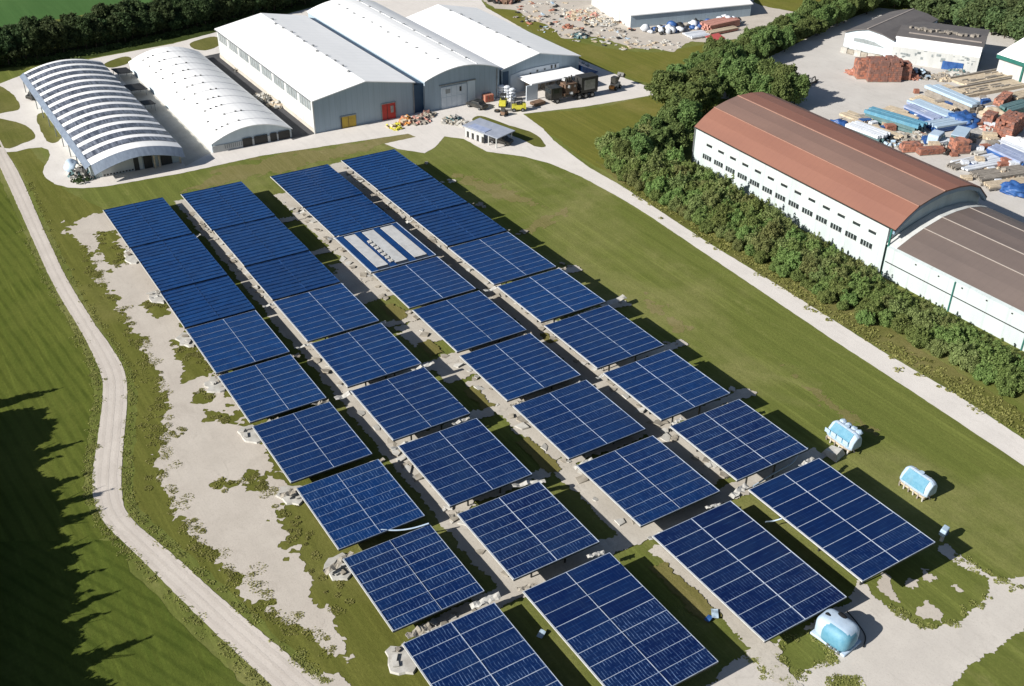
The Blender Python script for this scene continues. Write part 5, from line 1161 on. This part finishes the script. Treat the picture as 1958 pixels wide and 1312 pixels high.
def make_tree(name, kind, h, r, n, size, m, seed):
    rs = random.Random(seed); clumps = []
    if kind == 'bush':
        for i in range(22):
            a = rs.uniform(0, 6.28); q = r*rs.uniform(.15, .95); z = h*rs.uniform(.2, .85-.3*q/r); k_ = rs.uniform(.16, .34); clumps.append(((math.cos(a)*q, math.sin(a)*q, z), (r*k_, r*k_*rs.uniform(.8, 1.2), h*k_*rs.uniform(.6, 1.0))))
        clumps.append(((0, 0, h*.4), (r*.75, r*.75, h*.4)))
        for i in range(5): a = rs.uniform(0, 6.28); q = rs.uniform(.1, .7); clumps.append(((math.cos(a)*r*q, math.sin(a)*r*q, h*rs.uniform(.75, .98)), (r*.10, r*.10, h*.14)))
    elif kind == 'conifer':
        for i in range(9):
            z = h*(.12+.85*i/9); q = r*(1-i/9.3)
            for j in range(5 if i < 7 else 2): a = rs.uniform(0, 6.28); clumps.append(((math.cos(a)*q*.5, math.sin(a)*q*.5, z), (q*.55+.12, q*.55+.12, h*.075)))
        clumps.append(((0, 0, h*.97), (.12, .12, h*.06)))
    else:
        for i in range(30):
            a = rs.uniform(0, 6.28); e = rs.uniform(-.6, 1.3); q = rs.uniform(.4, .92); clumps.append(((math.cos(a)*math.cos(e)*r*q, math.sin(a)*math.cos(e)*r*q, h*.56+math.sin(e)*h*.36*q), (r*rs.uniform(.16, .34), r*rs.uniform(.16, .34), h*rs.uniform(.07, .15))))
        clumps.append(((0, 0, h*.5), (r*.7, r*.7, h*.36)))
    root = thing(name, None, 'tree' if kind != 'bush' else 'shrub')
    me = leaf_mesh('crown', clumps, n, size, m, seed); c = bpy.data.objects.new('crown', me); col.objects.link(c); c.parent = root
    tr = MB(); th = h*(.55 if kind != 'conifer' else .9); tr.cone((0, 0, 0), (0, 0, th), max(.1, h*.022), .04)
    for i in range(5):
        a = rs.uniform(0, 6.28); z = th*rs.uniform(.35, .85); tr.cone((0, 0, z), (math.cos(a)*r*.6, math.sin(a)*r*.6, z+h*.2), h*.009, .02, 5)
    tr.build('trunk', M['bark'], root)
    return root
def protos(name, kind, k, h, r, n, size, m, seed): return [make_tree(name, kind, h*random.uniform(.9, 1.1), r*random.uniform(.9, 1.1), n, size, m, seed+i) for i in range(k)]
def plant(ps, spots, label, group, s=(.8, 1.2)):
    for i, (p, k) in enumerate(spots):
        c = dup(random.choice(ps), (p[0], p[1], 0), U(0, 6.28), (k*U(*s), k*U(*s), k*U(*s)), label); c['group'] = group
def drop(ps):
    for o in ps:
        for ch in list(o.children): bpy.data.objects.remove(ch)
        bpy.data.objects.remove(o)
# hedge along the brown hall
bush = protos('hedge_shrub', 'bush', 5, 3.7, 2.4, 6500, .31, M['leaf_bush'], 10)+protos('hedge_shrub', 'bush', 2, 3.9, 2.2, 6000, .28, M['leaf_pale'], 20)
HL = ((109.4, .95, 1.95, 'tall shrub in the back line of the hedge against the long white wall', 'back line of the hedge'),
      (107.3, .88, 2.0, 'leafy shrub in the second line of the hedge from the white wall', 'second line of the hedge'),
      (105.2, .84, 2.05, 'shrub in the middle line of the hedge along the white wall', 'middle line of the hedge'),
      (103.0, .74, 2.1, 'shrub of the front line of the hedge facing the pale road', 'front line of the hedge'),
      (101.0, .50, 2.2, 'low shrub at the foot of the hedge right beside the pale road', 'foot of the hedge'))
for x, k, st, lab, grp in HL:
    y0 = 42 if x > 104 else 56 if x > 102 else 74
    sp = []
    for y in np.arange(y0, 137, st):
        low = min(1, max(0, (y-78)/34)); kk = k*(.58+.42*low if x > 109 else .74+.26*low if x > 107 else .86+.14*low); kk *= 1+max(0, y-122)*.02
        sp.append(((x+U(-.55, .55)-(1-low)*(1.0 if x > 109 else .3)+(.9 if y > 118 and x > 109 else 0)+(max(0, y-122)*.22 if x < 104 else 0), y+U(-.6, .6)), kk*U(.85, 1.2)))
    plant(bush, sp, lab, grp, (.92, 1.1))
drop(bush)
# clump of big round trees above the hall end
big = protos('round_tree', 'tree', 5, 7.6, 3.5, 11000, .40, M['leaf_tree'], 40)
spots = [(1272, 205, 1.1), (1300, 190, 1.05), (1335, 200, 1.1), (1360, 170, .95), (1390, 185, 1.05), (1425, 180, 1.0), (1460, 185, 1.05), (1495, 195, 1.05), (1518, 205, .9), (1320, 225, 1.0), (1290, 245, .9), (1275, 262, .8), (1310, 262, .85), (1350, 215, .95), (1410, 205, .95), (1450, 205, .95), (1485, 212, .9), (1240, 275, .75), (1205, 300, .7), (1225, 320, .75), (1260, 300, .8), (1290, 290, .85), (1190, 318, .6), (1380, 150, .85)]
plant(big, [(P(x, y), k) for x, y, k in spots], 'round green tree in the thicket at the far end of the red brown hall', 'thicket at the hall end', (.9, 1.1))
# belt of trees along the storage yard
belt = []
for i in range(27):
    s_ = i/26; p = P(1375, 150).lerp(P(1665, 18), s_)
    for k in range(2): belt.append(((p.x+U(-1, 1)-k*2.6, p.y+U(-1, 1)+k*3.4), .72+.1*U(-1, 1)))
plant(big, belt, 'tree in the dense belt along the left side of the storage yard', 'tree belt by the storage yard')
drop(big)
far = protos('woodland_tree', 'tree', 4, 7.0, 3.6, 4500, .62, M['leaf_far'], 60)
sp = []
for i in range(15):
    for k in range(4):
        px = 1640+i*32; p = P(px+U(-10, 10), (16 if px < 1760 else 40+(px-1760)*.22)-k*18+U(-4, 4)); sp.append((p, 1.0))
for i in range(10): sp.append((P(1530+i*18, 3-U(0, 14)), .7))
plant(far, sp, 'tree of the far wood behind the storage yard', 'far wood')
drop(far)
dark = protos('hedgerow_tree', 'tree', 5, 6.6, 3.1, 5500, .46, M['leaf_dark'], 80)
sp = []
for i in range(36):
    s_ = i/35; x = -60+s_*660; y = 136-s_*126 if x < 0 else 128-x*.205
    p = P(x, y); sp.append(((p.x+U(-.6, .6), p.y+U(-.8, .8)), 1.0)); sp.append(((p.x+U(-1, 1)-1.2, p.y+U(-1, 1)+4.0), 1.05))
plant(dark, sp, 'dark tree of the hedgerow between the green field and the sheds', 'far left hedgerow')
drop(dark)
con = protos('conifer', 'conifer', 4, 9.0, 2.3, 4200, .5, M['leaf_dark'], 100)
sp = []
for i, y in enumerate(np.arange(66, 113, 2.1)):
    sp.append(((-7.6+U(-.8, .8)-max(0, 84-y)*.13+max(0, y-92)*.10, y+U(-.6, .6)), 0.90+U(-.24, .22)))
plant(con, sp, 'tall dark conifer whose shadow falls on the field at the left edge', 'conifers at the left edge', (.92, 1.08))
drop(con)
wide = protos('shelter_tree', 'tree', 3, 7.2, 3.0, 6000, .5, M['leaf_dark'], 120)
sp = []
for y in np.arange(62, 112, 2.8):
    for x in (-6.4, -9.6): sp.append(((x+U(-.5, .5)-max(0, 84-y)*.13+max(0, y-92)*.10, y+U(-.8, .8)), .95))
plant(wide, sp, 'broad dark tree of the shelter belt at the left edge of the field', 'shelter belt at the left edge', (.85, 1.1))
drop(wide)
# weeds where gravel meets grass: uncountable
def weeds(name, spots, size, n_each, m, seed=1):
    rs = np.random.RandomState(seed); vs = []; fs = []
    for (x, y, r, h) in spots:
        for k in range(n_each):
            a = rs.rand()*6.28; q = r*math.sqrt(rs.rand()); p = np.array([x+math.cos(a)*q, y+math.sin(a)*q, .05+.55*h*rs.rand()*(1-q/r*.6)])
            nrm = rs.normal(size=3)*.45+np.array([0, 0, 1.0]); nrm /= np.linalg.norm(nrm); u = np.cross(nrm, rs.normal(size=3)); u /= np.linalg.norm(u)+1e-9; b = np.cross(nrm, u); s = size*(.5+rs.rand())
            o = len(vs); vs += [p-u*s*.5, p+b*s*.28, p+u*s*.5, p-b*s*.28]; fs.append((o, o+1, o+2, o+3))
    me = bpy.data.meshes.new(name); me.from_pydata([tuple(v) for v in vs], [], fs); me.materials.append(m); o = bpy.data.objects.new(name, me); col.objects.link(o); o['kind'] = 'stuff'
    return o
def along(pts, n, off, r, h):
    q = [P(*p) for p in pts]; out = []
    for i in range(n):
        k = random.randrange(len(q)-1); p = q[k].lerp(q[k+1], random.random()); out.append((p.x+random.gauss(0, off), p.y+random.gauss(0, off), r*U(.4, 1.3), h*U(.4, 1.3)))
    return out
L1 = [(150, 470), (200, 545), (245, 620), (285, 690), (305, 740), (308, 850), (318, 930), (370, 1020), (460, 1110), (560, 1190), (650, 1250)]
sp = along(L1, 150, .7, .7, .10)
sp += along([(190, 440), (230, 490), (225, 520)], 24, .4, .4, .12)+along([(275, 580), (325, 590)], 16, .3, .4, .12)+along([(335, 660), (410, 705)], 24, .5, .4, .12)+along([(375, 745), (405, 760)], 10, .3, .4, .12)+along([(395, 790), (440, 805)], 10, .3, .4, .12)
sp += along([(410, 935), (480, 910), (520, 945)], 22, .4, .5, .14)+along([(320, 840), (350, 825)], 8, .4, .4, .12)+along([(540, 960), (590, 1060), (660, 1180)], 30, .6, .4, .12)
tag(weeds('weeds', sp, .15, 60, M['weed']), 'tangled weeds along the edge of the gravel left of the tables', 'weeds', kind='stuff')
sp = along([(1500, 1230), (1550, 1215), (1585, 1240), (1600, 1262), (1555, 1272), (1510, 1300), (1490, 1250)], 40, .3, .4, .10)+along([(1590, 1305), (1650, 1305)], 18, .3, .4, .10)+along([(1690, 1150), (1755, 1196), (1828, 1191), (1890, 1140)], 40, .3, .3, .08)+along([(1440, 1260), (1520, 1330), (1580, 1340)], 34, .4, .3, .10)+along([(1830, 1060), (1890, 1100), (1950, 1125)], 26, .4, .3, .08)
tag(weeds('weeds', sp, .17, 36, M['weed'], 2), 'low weeds round the sand yard at the near right corner', 'weeds', kind='stuff')
sp = [q for q in along([(x-9, y+3) for x, y in TRACK_L[2:-1]], 300, .25, .45, .07)+along([(x+9, y-3) for x, y in TRACK_R[1:-2]], 300, .25, .45, .07)]
tag(weeds('track_verge_grass', sp, .15, 22, M['weed'], 3), 'ragged grass along both sides of the left track', 'grass', kind='stuff')
sp = along([(1195, 352), (1350, 447), (1429, 490), (1500, 535), (1569, 585), (1700, 662), (1822, 735), (1958, 822)], 420, .9, .6, .3)
tag(weeds('roadside_grass', sp, .30, 26, M['weed'], 4), 'dry tall grass between the hedge and the pale road', 'grass', kind='stuff')
sp = along([(0, 122), (100, 112), (200, 95), (330, 66), (420, 46), (560, 8)], 420, 1.0, .9, .9)
tag(weeds('tall_crop_rows', sp, .45, 20, M['leaf_tree'], 5), 'strip of tall green crop in front of the hedgerow', 'crop', kind='stuff')
sp = along([(165, 330), (178, 342), (150, 345), (180, 322)], 26, .7, .7, 1.6)
tag(weeds('scrub', sp, .4, 40, M['leaf_dark'], 6), 'dark scrub round the white domed tank', 'scrub', kind='stuff')
